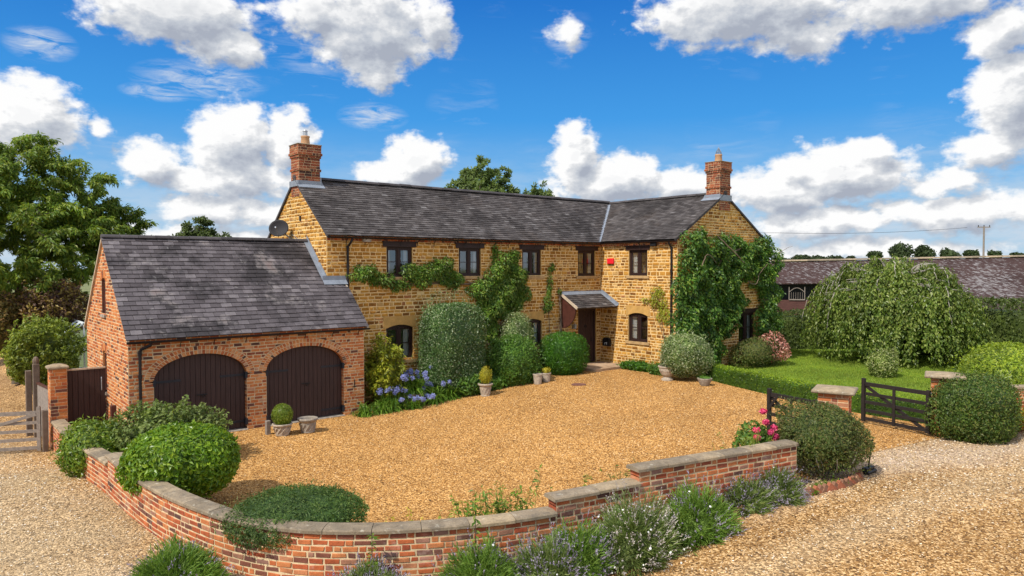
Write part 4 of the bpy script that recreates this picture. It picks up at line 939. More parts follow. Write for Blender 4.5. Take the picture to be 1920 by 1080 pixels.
    for x in (-.06, L+.08):
        for r_ in (.052, .046):
            for t in ts: Vg.append((x, -.20-r_*math.cos(t), zz+r_*math.sin(t)))
    g.add(Vg, [(i, i+1, 14+i+1, 14+i) for i in range(6)] + [(7+i, 7+i+1, 21+i+1, 21+i) for i in range(6)] + [(i, i+1, 8+i, 7+i) for i in range(6)] + [(14+i, 15+i, 22+i, 21+i) for i in range(6)])
    g.build('gutter', GUTTER, Gt)
    for i in range(8):
        k = MB(); x = .35+i*.79; k.tube([(x, -.02, zz-.20), (x, -.05, zz-.13), (x, -.10, zz-.06), (x, -.20, zz-.05)], .010, 5); k.build('gutter_bracket', IRON, Gt)
    m = MB(); m.tube([(.46, -.2, zz-.02), (.44, -.19, zz-.10), (.26, -.07, zz-.20), (.24, -.06, zz-.32), (.24, -.06, 1.6), (.24, -.06, .1)], .036, 8)
    for q in (2.16, 1.62, .6): m.tube([(.24, -.06, q-.04), (.24, -.06, q+.04)], .048, 8)
    m.build('downpipe', GUTTER, Gt)
    m = MB(); m.tube([(5.76, -.03, 1.0), (5.76, -.03, .78)], .012, 5); m.box((5.70, -.03, .78), (5.82, -.012, .80)); m.build('wall_hook', IRON, Gt)
    return Gt
HINGE = plain('dark_hinge_iron', (.020, .022, .028), .5, 8, .2, .1)
GARAGE = garage()

# ------------------------------------------------------------------ garden wall, pillars, gates, timber
def garden_wall():
    W = thing('garden_wall', 'low curving red brick wall with stepped stone coping along the gravel road', 'wall', (WP[0][0], WP[0][1], zg(WP[0][0], WP[0][1])))
    sa, sb, sc_ = s_near(-1.12, -3.75), s_near(3.12, -11.25), s_near(4.58, -11.5); se = WS[-1]; rs = RS(51)
    secs = [(0, sa, lambda s: .45+.17*s/sa), (sa, sb, lambda s: .765), (sb, sc_, lambda s: .965), (sc_, se, lambda s: 1.17)]
    CT = .066; th = .22
    wm = MB()
    for k, (s0, s1, zt) in enumerate(secs):
        ch = .082
        for off, sgn in ((0, 1), (th, -1)):
            def P(s, z, n, off=off, sgn=sgn, zt=zt):
                x, y, nx, ny = wall_at(s); d = -off+n*sgn
                return (x+nx*d, y+ny*d, z+zt(s)-CT)
            zs = list(-np.arange(0, 16)[::-1]*ch)
            course_wall(wm, P, zs, free(s0, s1, []), (.205, .24), .022, .008, rs, .006, .004, step=.25, halves=.35)
        for e in (s0, s1):
            x, y, nx, ny = wall_at(e); z = zt(min(max(e, s0), s1))-CT
            for i in range(3 if e not in (0, se) else 8):
                wm.add([(x-nx*.005, y-ny*.005, z-(i+1)*ch+.006), (x-nx*(th-.005), y-ny*(th-.005), z-(i+1)*ch+.006), (x-nx*(th-.005), y-ny*(th-.005), z-i*ch-.006), (x-nx*.005, y-ny*.005, z-i*ch-.006)], [(0, 1, 2, 3)], 0)
    wm.build('brickwork', [WALLBRICK, BRICK_GAP], W)
    cm = MB(); prof = [(-.045, 0), (-.045, .038), (-.03, .055), (.11, .068), (.25, .055), (.265, .038), (.265, 0)]
    for s0, s1, zt in secs:
        a = s0-(.05 if s0 > 0 else 0); n = max(1, round((s1-a)/.62)); l = (s1+(.0 if s1 < se else .05)-a)/n
        for i in range(n):
            j = rs.normal(0, .003, 2); V = []; m = 4
            for q in range(m+1):
                s = a+i*l+.004+(l-.008)*q/m; x, y, nx, ny = wall_at(min(max(s, 0), se)); 
                for d, z in prof: V.append((x-nx*(d+j[0]), y-ny*(d+j[0]), zt(min(max(s, s0), s1))-CT+z+j[1]+.001))
            k = len(prof); F = [(q*k+t, q*k+t+1, (q+1)*k+t+1, (q+1)*k+t) for q in range(m) for t in range(k-1)] + [tuple(range(k)), tuple(range(m*k+k-1, m*k-1, -1))]
            cm.add(V, F)
    cm.build('coping', COPING, W)
garden_wall()

def pillar(name_label, c, w, ztop, zbot, cap, rot, seed, bm):
    p = thing('brick_pillar', name_label, 'pillar', (c[0], c[1], zbot), None); rs = RS(seed)
    m = MB(); brick_box(m, -w/2, w/2, -w/2, w/2, -.1, ztop-zbot-.09, rs, .082)
    k = MB(); q = cap/2; h = ztop-zbot
    k.bbox((-q, -q, h-.09), (q, q, h-.02), .02); k.add([(-q+.02, -q+.02, h-.021), (q-.02, -q+.02, h-.021), (q-.02, q-.02, h-.021), (-q+.02, q-.02, h-.021), (-.06, -.06, h+.03), (.06, -.06, h+.03), (.06, .06, h+.03), (-.06, .06, h+.03)], [(0,1,5,4),(1,2,6,5),(2,3,7,6),(3,0,4,7),(4,5,6,7)])
    for mm, nm, mt in ((m, 'brickwork', [bm, BRICK_GAP]), (k, 'cap', COPING)):
        o = bpy.data.objects.new(nm, mm.mesh(nm, mt)); COL.objects.link(o); o.parent = p; o['base'] = p['base']
    p.rotation_euler.z = rot; return p
pillar('slim brick pillar with flat stone cap between the grey field gate and dark side gate', (-1.10, 2.42), .36, 1.76, -.3, .46, 0, 61, BRICK)
pillar('square brick gate pillar with stone cap rising behind the dark spreading bush', (10.62, -11.47), .56, 1.72, .33, .80, .35, 62, WALLBRICK)
pillar('brick gate pillar with stone cap half hidden by the clipped green bush, holding the open gate', (14.45, -12.15), .56, 1.72, .33, .82, .35, 63, WALLBRICK)

def straight_wall(a, b, zt, zb):
    W = thing('boundary_wall', 'short stretch of brick wall with stone coping at the right edge below a lime dome bush', 'wall', (a[0], a[1], zb)); rs = RS(66)
    a, b = np.array(a), np.array(b); L = np.linalg.norm(b-a); d = (b-a)/L; n = np.array([d[1], -d[0]])
    m = MB(); zs = list(np.arange(zb-.1, zt-.07, .082))+[zt-.07]
    for off, sg in ((0, 1), (.22, -1)):
        course_wall(m, lambda s, z, q: (*(a+d*s+n*(q*sg-off)), z), zs, free(0, L, []), (.205, .24), .022, .008, rs, .006, .004, halves=.35)
    m.build('brickwork', [WALLBRICK, BRICK_GAP], W)
    c = MB(); k = int(L/.62); l = L/k
    for i in range(k):
        V = [(*(a+d*s+n*q), z) for s in (i*l+.004, (i+1)*l-.004) for q, z in ((.045, zt-.07), (.045, zt-.02), (-.11, zt+.01), (-.265, zt-.02), (-.265, zt-.07))]
        c.add(V, [(0,1,6,5),(1,2,7,6),(2,3,8,7),(3,4,9,8),(4,0,5,9),(0,4,3,2,1),(5,6,7,8,9)])
    c.build('coping', COPING, W)
straight_wall((14.78, -12.3), (18.2, -14.9), 1.40, .33)

def five_bar(root_label, hinge, free_end, z0, h, mat, group=None, light_latch=False, round_head=False, name='field_gate', brace_up=True, braces=1):
    """hinge -> free end; brace runs from the top at the free end to the bottom at the hinge"""
    g = thing(name, root_label, 'gate', (*hinge, z0), group)
    a, b = np.array(hinge, float), np.array(free_end, float); L = np.linalg.norm(b-a); d = (b-a)/L; n = np.array([d[1], -d[0]])
    p = lambda s, z, o=0: (*(a+d*s+n*o), z0+z)
    m = MB(); m.bar(p(.04, .04), p(.04, h*1.0), .07, .085, upv=(*d, 0)); m.build('hanging_stile', mat, g)
    m = MB(); m.bar(p(L-.045, .03), p(L-.045, h*1.06), .07, .08, upv=(*d, 0))
    if round_head: m.tube([p(L-.045, h*1.06-.01, -.034), p(L-.045, h*1.06-.01, .034)], .04, 10)
    m.build('meeting_stile', mat, g)
    for i, f in enumerate((.10, .30, .50, .70, .93)):
        w = .075 if i < 4 else .095
        m = MB(); m.bar(p(.07, h*f), p(L-.08, h*f), .026, w); m.build('rail', mat, g)
    m = MB(); m.bar(p(.10, h*.08, .026), p(L*(.97), h*.90, .026), .022, .075); m.build('brace', mat, g)
    m = MB(); m.bar(p(L*.5, h*.06, -.026), p(L*.5, h*.92, -.026), .022, .07, upv=(*d, 0)); m.build('upright', mat, g)
    if braces > 1:
        m = MB(); m.bar(p(L*.97, h*.60, -.03), p(L*.78, h*.92, -.03), .022, .06); m.build('brace', mat, g)
    m = MB(); m.bar(p(-.02, h*.93, .018), p(.52, h*.93, .018), .012, .05); m.build('hinge_strap', GALV if light_latch else IRON, g)
    return g
five_bar('dark stained five bar gate swung open against the gate pillar beside the lawn hedge', (13.80, -12.08), (14.10, -10.42), .36, 1.02, DARKGATE, 'dark timber entrance gates', True)
five_bar('dark stained gate leaf standing open behind the pink hydrangea', (10.75, -11.05), (10.99, -9.75), .36, 1.02, DARKGATE, 'dark timber entrance gates', True, braces=2)
five_bar('weathered silver grey five bar gate across the left gravel track', (-4.4, 3.35), (-1.50, 2.1), -.28, 1.02, GREYWOOD, None, False, True)

m = MB(); m.bbox((-1.48, 2.02, -.35), (-1.36, 2.14, .72), .012); tag(m.build('gate_post', OLDWOOD, None, (-1.42, 2.08, -.35)), 'short dark timber post the grey field gate closes on, beside the brick pillar', 'post')
def side_gate():
    g = thing('side_gate', 'solid dark boarded garden gate between the slim brick pillar and garage wall', 'gate', (-.46, 2.5, -.25))
    m = MB(); x0, x1 = -.90, -.03; n = 7; w = (x1-x0)/n
    for i in range(n): m.bbox((x0+i*w+.002, 2.48, -.2), (x0+(i+1)*w-.002, 2.515, 1.58), .006)
    m.box((x0, 2.516, -.19), (x1, 2.53, 1.57))
    m.build('boards', PLANKS, g)
    m = MB(); m.bar((x0, 2.5, 1.60), (x1, 2.5, 1.60), .06, .04); m.build('top_rail', PALEEDGE, g)
    m = MB(); m.tube([(x1-.10, 2.46, 1.02), (x1-.10, 2.44, 1.06), (x1-.10, 2.44, 1.32), (x1-.10, 2.46, 1.36)], .012, 6); m.build('latch', GALV, g)
side_gate()
def timber_post(x, y, z0, h, w, mat, label, top=None):
    m = MB(); m.bbox((x-w/2, y-w/2, z0), (x+w/2, y+w/2, z0+h), .01)
    if top:
        m.lathe((x, y, z0+h), [(w*.42, 0), (w*.5, .05), (w*.52, .1), (w*.35, .16), (w*.1, .19)], 8)
    return tag(m.build('timber_post', mat, None, (x, y, z0)), label, 'post')
timber_post(-.13, 1.05, -.12, .95, .12, BRACKET, 'red brown square timber post standing in front of the garage gable')
timber_post(2.93, -.90, 0, .36, .11, GREYWOOD, 'stubby weathered timber post beside the potted box ball')
timber_post(-1.52, 4.3, -.3, 1.75, .14, OLDWOOD, 'plain old oak post at the left end of the grey panel fence')
timber_post(-1.38, 4.0, -.3, 1.95, .15, OLDWOOD, 'old oak post with a shaped top beside the grey panel fence', True)
def panel_fence():
    g = thing('panel_fence', 'weathered grey timber fence panel running back behind the slim brick pillar', 'fence', (-1.3, 3.3, -.3))
    m = MB(); a, b = np.array((-1.36, 3.9)), np.array((-1.24, 2.66)); L = np.linalg.norm(b-a); d = (b-a)/L; n = 9
    for i in range(n):
        s0, s1 = L*i/n+.002, L*(i+1)/n-.002; m.bar((*(a+d*(s0+s1)/2), -.2), (*(a+d*(s0+s1)/2), 1.12), .022, s1-s0, upv=(*d, 0))
    m.build('boards', GREYWOOD, g)
    m = MB(); m.bar((*a, 1.15), (*b, 1.15), .06, .05); m.build('rail', BRACKET, g)
panel_fence()

# ------------------------------------------------------------------ loose stones lying on the gravel
def in_poly(x, y, poly):
    c = np.zeros(len(x), bool); q = np.array(poly)
    for (x0, y0), (x1, y1) in zip(q, np.roll(q, -1, 0)):
        k = ((y0 > y) != (y1 > y)) & (x < (x1-x0)*(y-y0)/((y1-y0) or 1e-9)+x0); c ^= k
    return c
def loose_stones(name, poly, box, n, size, stops, seed, near=None, keep=None):
    rs = RS(seed); x = rs.uniform(box[0], box[1], n); y = rs.uniform(box[2], box[3], n); k = in_poly(x, y, poly)
    D = np.hypot(x-CAM.x, y-CAM.y); k &= rs.random(n) < np.clip((near or 14)/D, .25, 1)**1.5
    if keep is not None: k &= keep(x, y, rs)
    lx, ly = x-CAM.x, y-CAM.y; dp = lx*fw.x+ly*fw.y; rr = lx*rt.x+ly*rt.y; k &= (dp > 4) & (np.abs(rr) < dp*.76+1)
    x, y = x[k], y[k]; D = D[k]; n = len(x); z = np.array([zg(a, b) for a, b in zip(x, y)])+.006
    r = size*rs.uniform(.55, 1.35, n)*np.clip(D/12, .9, 1.35); a = rs.uniform(0, 6.283, n); V = []
    for j in range(5):
        t = a+j*1.2566+rs.normal(0, .25, n); q = r*rs.uniform(.7, 1.1, n); V.append(np.stack([x+q*np.cos(t), y+q*np.sin(t), z+r*rs.uniform(0, .25, n)], 1))
    V.append(np.stack([x+rs.normal(0, .2, n)*r, y+rs.normal(0, .2, n)*r, z+r*rs.uniform(.55, .95, n)], 1))
    V = np.stack(V, 1).reshape(-1, 3); i = np.arange(n)[:, None]*6
    F = np.concatenate([np.concatenate([i+j, i+(j+1) % 5, i+5], 1) for j in range(5)], 0)
    m = MB(); m.add(V, F); mt = piece_mat(name+'_colours', stops, .45, .26, .85, 60, .0)
    tag(m.build(name, mt), 'loose pebbles strewn over the gravel surface', None, None, 'stuff')
yard_stops = [(0, (.13, .06, .018)), (.2, (.29, .135, .034)), (.45, (.41, .20, .050)), (.7, (.52, .275, .078)), (.92, (.62, .38, .15)), (1, (.68, .50, .30))]
road_stops = [(0, (.13, .065, .022)), (.2, (.27, .145, .046)), (.45, (.39, .22, .076)), (.7, (.51, .31, .12)), (.9, (.62, .44, .22)), (1, (.70, .58, .42))]
pale_stops = [(0, (.18, .115, .058)), (.2, (.33, .225, .11)), (.45, (.46, .32, .165)), (.7, (.57, .42, .245)), (.9, (.67, .55, .37)), (1, (.74, .68, .58))]
loose_stones('courtyard_pebbles', yard, (-1.2, 17, -12.4, 2.4), 250000, .0125, yard_stops, 77)
def pale_zone(x, y, rs):
    w = .8*np.sin(x*.7+y*.4)+.4*np.sin(x*2.1-y*1.3)+rs.normal(0, .35, len(x))
    return (np.abs(.30*x+y+9.1+w*.4) < 1.35) | (x+.12*y+w*.5 < -1.6) | (np.abs(.12*x+y+12.9+w*.3) < .45)
loose_stones('drive_pebbles', road, (-9, 19, -18, 10), 280000, .0135, road_stops, 78, None, lambda x, y, rs: ~pale_zone(x, y, rs))
loose_stones('pale_drive_pebbles', road, (-9, 19, -18, 10), 280000, .0135, pale_stops, 79, None, pale_zone)

# ------------------------------------------------------------------ pots and small things
def fluted(name, c, prof, mat, label, cat='pot', group=None, soil=None, k=28, flute=0):
    g = thing(name, label, cat, c, group)
    m = MB(); m.lathe(c, prof, k); m.build('bowl', mat, g, smooth=False)
    if flute:
        f = MB(); zs = [z for r, z in prof]; 
        for i in range(flute):
            t = 2*math.pi*i/flute; r0, z0, r1, z1 = flute_at
            f.tube([(c[0]+(r0+(r1-r0)*q)*math.cos(t+q*.5), c[1]+(r0+(r1-r0)*q)*math.sin(t+q*.5), c[2]+z0+(z1-z0)*q) for q in np.linspace(0, 1, 5)], .018, 5)
        f.build('moulding', mat, g)
    if soil:
        s = MB(); s.lathe((c[0], c[1], c[2]+soil[1]-.02), [(soil[0], 0), (soil[0], .02)], 16); s.build('soil', SOIL, g)
    return g
flute_at = (.165, .08, .215, .22)
POT = [(.14, 0), (.16, .02), (.165, .05), (.205, .25), (.245, .27), (.25, .30), (.225, .31), (.20, .29), (.19, .20)]
fluted('stone_pot', (3.18, -1.20, 0), POT, POTMAT, 'weathered stone pot with lattice sides holding the clipped box ball', 'pot', 'stone pots by the garage doors', (.19, .27), flute=12)
flute_at = (.165, .08, .20, .24)
fluted('stone_urn', (3.80, -1.30, 0), [(.15, 0), (.17, .03), (.165, .06), (.20, .28), (.24, .32), (.255, .35), (.25, .375), (.22, .38), (.20, .35), (.17, .2)], POTGREY, 'empty stone urn with a wide dished rim in front of the right garage door', 'urn', 'stone pots by the garage doors', None, flute=11)
flute_at = (.13, .08, .175, .28)
fluted('stone_pot', (9.86, -.75, zg(9.86, -.75)), [(.13, 0), (.14, .03), (.135, .06), (.19, .33), (.235, .36), (.24, .40), (.21, .41), (.19, .38), (.17, .25)], POTMAT, 'flared stone pot with golden foliage at the edge of the border', 'pot', None, (.19, .38), flute=10)
TUB = [(.115, 0), (.125, .03), (.15, .30), (.165, .31), (.165, .35), (.14, .355), (.13, .3)]
fluted('clay_tub', (12.10, -.68, zg(12.1, -.68)), TUB, POTMAT, 'left of two plain buff tubs, half under the rounded shrub', 'pot', 'small tubs below the shrubs', (.13, .33))
fluted('clay_tub', (12.56, -.58, zg(12.56, -.58)), [(r*1.05, z*.9) for r, z in TUB], POTMAT, 'right of two plain buff tubs, with a small yellow green plant', 'pot', 'small tubs below the shrubs', (.13, .3))
fluted('stone_urn', (15.75, -3.15, zg(15.75, -3.15)), [(.20, 0), (.20, .06), (.15, .08), (.13, .14), (.20, .20), (.27, .34), (.28, .44), (.31, .46), (.31, .50), (.27, .50), (.25, .44)], POTMAT, 'footed stone urn under the round variegated bush by the hedge corner', 'urn', None, (.25, .46))
fluted('stone_bowl', (15.80, -4.62, .33), [(.12, 0), (.14, .02), (.20, .14), (.235, .22), (.24, .25), (.21, .255), (.19, .22)], POTGREY, 'low ribbed stone bowl on the gravel in front of the hedge end', 'bowl', None, (.2, .22))
m = MB(); m.lathe((12.85, -1.85, .325), [(.24, 0), (.24, .022), (.21, .026), (.20, .022)], 24); tag(m.build('drain_cover', RUSTY if 'RUSTY' in globals() else plain('rusty_cast_iron', (.16, .07, .05), .8, 8, .3, .3), None, (12.85, -1.85, .33)), 'round rusty drain cover set in the golden gravel before the door', 'drain cover')
def broom():
    g = thing('yard_broom', 'black long handled yard broom standing head down beside the dark spreading bush', 'broom', (9.85, -12.5, .33))
    m = MB(); m.tube([(9.86, -12.50, .42), (9.74, -12.62, 1.0)], .014, 6); m.build('handle', IRON, g)
    m = MB(); m.bbox((9.70, -12.55, .40), (10.02, -12.45, .45), .01); m.bbox((9.68, -12.59, .335), (10.04, -12.41, .40), .02); m.build('head', IRON, g)
broom()
# dog-tooth brick edging: every brick is its own thing
EDGE = [(6.18, -12.12), (6.7, -12.20), (7.3, -12.32), (7.9, -12.47), (8.5, -12.60), (9.1, -12.62), (9.6, -12.5)]
def edging():
    p = smooth_path(EDGE, 12); s = np.concatenate([[0], np.cumsum(np.linalg.norm(np.diff(p, axis=0), axis=1))])
    m = MB(); m.bbox((-.033, -.105, -.05), (.033, .105, .165), .006); me = None; n = int(s[-1]/.118); rs = RS(71)
    base = bpy.data.materials.get('garden_wall_brick')
    for i in range(n):
        if 4 <= i <= 5: continue
        x, y = np.interp(i*.118, s, p[:, 0]), np.interp(i*.118, s, p[:, 1]); x2, y2 = np.interp(i*.118+.05, s, p[:, 0]), np.interp(i*.118+.05, s, p[:, 1])
        if me is None: me = [MBm(m, EDGEB[k]) for k in range(3)]
        o = bpy.data.objects.new('edging_brick', me[rs.integers(3)]); COL.objects.link(o)
        o.location = (x, y, zg(x, y)-.045); o.rotation_euler = (R(38)+rs.normal(0, .05), 0, math.atan2(y2-y, x2-x)+math.pi/2+rs.normal(0, .08)+math.pi/2-math.pi/2)
        tag(o, 'tilted brick set in the dog tooth edging of the lavender bed', 'edging brick', 'dog tooth edging bricks')
def MBm(m, mat): return m.mesh('edging_brick', mat)
EDGEB = [plain('edging_brick_%s' % k, c, .9, 9, .35, .5) for k, c in (('pale', (.45, .25, .14)), ('red', (.36, .12, .06)), ('brown', (.24, .12, .07)))]
edging()

# ------------------------------------------------------------------ plants
def nrm(a): return a/(np.linalg.norm(a, axis=-1, keepdims=True)+1e-9)
def shell(c, r, n, rs, power=2.0, lump=.1, nl=30, depth=.16, zmin=None):
    """points through the outer layer of a lumpy rounded crown"""
    d = nrm(rs.normal(size=(int(n*1.6), 3)))
    m = (np.abs(d)**power).sum(1)**(-1/power)
    lc = nrm(rs.normal(size=(nl, 3))); la = rs.uniform(-.6, 1, nl)*lump; lw = rs.uniform(.25, .5, nl)
    k = 1+sum(a*np.exp(-((d-q)**2).sum(1)/(w*w)) for q, a, w in zip(lc, la, lw))
    k *= 1-depth*rs.random(len(d))**1.6
    P = d*(m*k)[:, None]*np.array(r)
    N = nrm(np.sign(d)*np.abs(P/np.array(r))**(power-1)/np.array(r))
    P = P+np.array(c)
    if zmin is not None:
        ok = P[:, 2] > zmin; P, N = P[ok], N[ok]
    return P[:n], N[:n]

def bush(name, label, cat, base, r, h, n, L, W, mat, power=2.2, lump=.12, depth=.16, seed=1, group=None, jit=.55, droop=.1, zc=.45, core=.82, tdir=None, stray=0, twigs=None, zb=None, tj=1.0, loc_only=False):
    rs = RS(seed); z0 = zg(*base) if zb is None else zb
    rz = h*(1-zc); c = (base[0], base[1], z0+h*zc); rr = (r[0], r[1], rz)
    P, N = shell(c, rr, n, rs, power, lump, 34, depth, z0-.02)
    m = MB(); m.blob(c, [q*core for q in rr], seed, lump*.5, 18, 12, 0, z0-.03, power)
    if stray == 0 and name not in ('box_ball', 'laurel_dome'): stray = int(n*.07)
    if stray:
        Q, QN = shell(c, [q*1.09 for q in rr], stray, rs, power, lump*1.6, 30, .1, z0+h*.25); m.leaves(Q, QN, L*1.1, W, rs, .5, -.5, QN, .6)
    m.leaves(P, N, L, W, rs, jit, droop, tdir if tdir is None else np.broadcast_to(tdir, (len(P), 3)), tj)
    o = m.build(name if twigs is None else name, mat, None, (base[0], base[1], z0))
    return tag(o, label, cat, group)

def sprays(m, base, n, rs, spread, h, per, L, W, lean=1.0, droop=.5, rad=.006, mi_wood=1, mi=0, z0=None):
    """arching stems from a stool, leaves in pairs along each"""
    P, N, T = [], [], []; z0 = zg(*base[:2]) if z0 is None else z0
    for i in range(n):
        a = rs.uniform(0, 6.283); q = math.sqrt(rs.random()); hh = h*rs.uniform(.6, 1)*(1-.35*q*q)
        p0 = np.array([base[0]+.25*spread*q*math.cos(a), base[1]+.25*spread*q*math.sin(a), z0]); e = np.array([base[0]+spread*q*lean*math.cos(a), base[1]+spread*q*lean*math.sin(a), z0+hh])
        mid = (p0*.45+e*.55); mid[2] = z0+hh*.75
        t = np.linspace(0, 1, 8)[:, None]; C = (1-t)**2*p0+2*t*(1-t)*mid+t*t*e
        m.tube(C, np.linspace(rad, rad*.35, 8), 4, mi_wood, False)
        tt = rs.uniform(.35, 1, (per, 1)); B = (1-tt)**2*p0+2*tt*(1-tt)*mid+tt*tt*e
        P.append(B); dr = nrm(rs.normal(size=(per, 3))*(1, 1, .4)); N.append(np.tile([[0, 0, 1.]], (per, 1))+dr*.5); T.append(dr)
    m.leaves(np.concatenate(P), nrm(np.concatenate(N)), L, W, rs, .45, droop, np.concatenate(T), .35, mi)

# clipped and loose shrubs round the yard
bush('laurel_dome', 'big glossy bright green clipped dome bulging over the bend of the brick wall', 'shrub', (-.26, -5.38), (.90, .88), 1.06, 9500, .085, .040, L_LAUREL, 2.5, .07, .10, 101, zb=.34, zc=.44, core=.90, jit=.5)
bush('spotted_shrub', 'rounded golden green shrub overhanging the wall next to the grey field gate', 'shrub', (-.95, -1.45), (.62, .78), 1.02, 4800, .085, .038, L_SPOT, 2.2, .14, .2, 102, zb=-.08, core=.84)
bush('low_mound_shrub', 'flat spreading dark green mound spilling over the coping of the front wall', 'shrub', (.40, -8.66), (.98, .86), .50, 12000, .050, .016, L_JUNI, 2.0, .10, .16, 103, zb=.46, zc=.25, jit=.7, tj=.7, stray=900, core=.86)
def loose_shrub():
    m = MB(); rs = RS(104); b = (.35, -1.95); m.blob((b[0], b[1], .5), (.95, .9, .42), 3, .1)
    sprays(m, b, 190, rs, 1.32, 1.48, 40, .085, .052, 1.0, .2, .008)
    P, N = shell((b[0], b[1], .55), (1.15, 1.05, .62), 3200, rs, 2, .2, 30, .3, .0); m.leaves(P, N, .085, .05, rs, .6, .1)
    tag(m.build('loose_shrub', [L_DOCK, BARK], None, (*b, 0)), 'tall loose grey green leafy shrub in front of the left garage door', 'shrub')
loose_shrub()
def spreading_bush():
    g = thing('spreading_bush', 'dense dark olive spreading bush with bare lower stems at the end of the front wall', 'shrub', (9.05, -12.05, .33)); rs = RS(105)
    m = MB(); c = (9.06, -12.02, 1.04); m.blob(c, (.70, .62, .44), 4, .15, 18, 10, 0, .6)
    P, N = shell(c, (.80, .76, .62), 11500, rs, 2.0, .22, 40, .22, .48)
    m.leaves(P, N, .052, .022, rs, .6, .35, N, .8)
    Q, QN = shell((c[0]-.05, c[1], c[2]-.1), (.92, .86, .66), 1900, rs, 2, .25, 30, .2, .42); m.leaves(Q, QN, .05, .02, rs, .5, .3, QN, .6)
    o = m.build('foliage', L_DARK, g)
    s = MB()
    for i in range(46):
        a = rs.uniform(0, 6.28); r = rs.uniform(.35, .85); x, y = c[0]+r*math.cos(a), c[1]+r*math.sin(a)*.9
        p = [(c[0]+.15*math.cos(a), c[1]+.15*math.sin(a), .33), (c[0]+r*.8*math.cos(a+.2), c[1]+r*.7*math.sin(a+.2), .45+rs.uniform(0, .1)), (x, y, .75+rs.uniform(0, .2))]
        t = np.linspace(0, 1, 7)[:, None]; p = [np.array(q) for q in p]; s.tube((1-t)**2*p[0]+2*t*(1-t)*p[1]+t*t*p[2], np.linspace(.014, .006, 7), 4, 0, False)
    s.build('stem', PALEBARK, g)['kind'] = 'stuff'
spreading_bush()
bush('clipped_bush', 'large clipped mid green bush hiding the right gate pillar', 'shrub', (14.55, -12.72), (.92, .78), 1.40, 12500, .060, .030, L_OLIVE, 3.0, .10, .14, 106, stray=700, core=.88)
bush('lime_dome', 'lime yellow domed bush rising over the boundary wall at the right edge', 'shrub', (18.3, -12.35), (1.45, 1.2), 1.80, 9500, .075, .040, L_YELLOW, 2.3, .08, .12, 107, core=.88)
bush('gold_shrub', 'small golden shrub at the foot of the boundary wall on the right', 'shrub', (16.25, -13.65), (.62, .5), .80, 3000, .06, .03, L_GOLD, 2.1, .2, .25, 108)
bush('lawn_shrub', 'small round pale variegated shrub standing alone on the lawn', 'shrub', (21.9, -7.55), (.50, .48), .90, 2600, .075, .042, L_VLIME, 2.2, .15, .2, 109, droop=.4)
bush('tall_clipped_block', 'tall square shouldered clipped grey green shrub against the house front', 'shrub', (9.42, .42), (1.08, .72), 2.92, 17000, .062, .034, L_GREYG, 3.3, .08, .10, 110, zb=.1, core=.92)
bush('variegated_dome', 'pale variegated clipped dome behind the rounded shrub by the small window', 'shrub', (12.45, .80), (.66, .42), 2.30, 4800, .06, .034, L_VARIE, 2.6, .08, .12, 111, zb=.25, core=.88)
bush('rounded_shrub', 'rounded leafy green shrub over the left buff tub', 'shrub', (11.72, .15), (.98, .72), 1.62, 7500, .075, .040, L_PLAIN, 2.2, .14, .18, 112, zb=.2, core=.84)
bush('deep_green_dome', 'deep green fine leaved dome left of the front door steps', 'shrub', (14.22, .28), (.84, .70), 1.45, 8500, .085, .022, L_DEEP, 2.6, .07, .12, 113, zb=.3, jit=.7, tdir=(0, 0, .8), tj=.6, core=.88)
bush('variegated_ball', 'round white variegated bush growing from the footed urn at the house corner', 'shrub', (16.26, -3.47), (.78, .74), 1.45, 8200, .062, .034, L_VARIE, 2.5, .09, .13, 114, zb=.46, zc=.50, core=.88)
bush('box_ball', 'small clipped box ball in the stone pot before the garage doors', 'shrub', (3.18, -1.20), (.245, .245), .50, 2600, .03, .017, L_BOX, 2.1, .05, .1, 115, zb=.29, core=.9)
bush('ground_cover_plant', 'low dark green clump at the foot of the sunny wing wall', 'plant', (16.75, -.95), (.22, .75), .34, 1700, .10, .035, L_DEEP, 2.0, .25, .35, 116, zb=.33)
bush('ground_cover_plant', 'low fresh green clump at the wing corner beside the footed urn', 'plant', (16.55, -2.2), (.28, .50), .38, 1500, .10, .035, L_PLAIN, 2.0, .25, .35, 117, zb=.33)
bush('gold_conifer', 'upright golden feathery plant in the flared stone pot', 'plant', (9.86, -.75), (.17, .17), .50, 900, .07, .016, L_GOLD, 2.0, .15, .4, 118, zb=zg(9.86, -.75)+.38, tdir=(0, 0, 1.2), tj=.5)
bush('tub_plant', 'tiny yellow green plant in the right buff tub', 'plant', (12.56, -.58), (.13, .13), .22, 260, .06, .02, L_GOLD, 2.0, .2, .4, 119, zb=zg(12.56, -.58)+.28)
bush('bowl_plant', 'tiny trailing green plant in the low ribbed bowl', 'plant', (15.8, -4.62), (.20, .20), .12, 300, .05, .02, L_PLAIN, 2.0, .2, .4, 120, zb=.53)
def rose_shrub():
    g = thing('pink_tipped_shrub', 'shrub with pink and red new growth below the gable window', 'shrub', (21.3, -3.35, .33)); rs = RS(121)
    m = MB(); c = (21.0, -3.3, .85); m.blob(c, (.9, .5, .5), 2, .1, zmin=.3); P, N = shell(c, (1.15, .65, .62), 4200, rs, 2.2, .2, 30, .2, .31); m.leaves(P, N, .08, .035, rs, .6, .1); m.build('foliage', L_DARK, g)
    m = MB(); P, N = shell((21.55, -3.5, 1.0), (.80, .6, .52), 1500, rs, 2, .25, 30, .2, .6); k = (P[:, 0] > 21.0); m.leaves(P[k], N[k], .10, .045, rs, .6, -.2, N[k], .6); m.build('new_growth', F_ROSE, g)['kind'] = 'stuff'
rose_shrub()
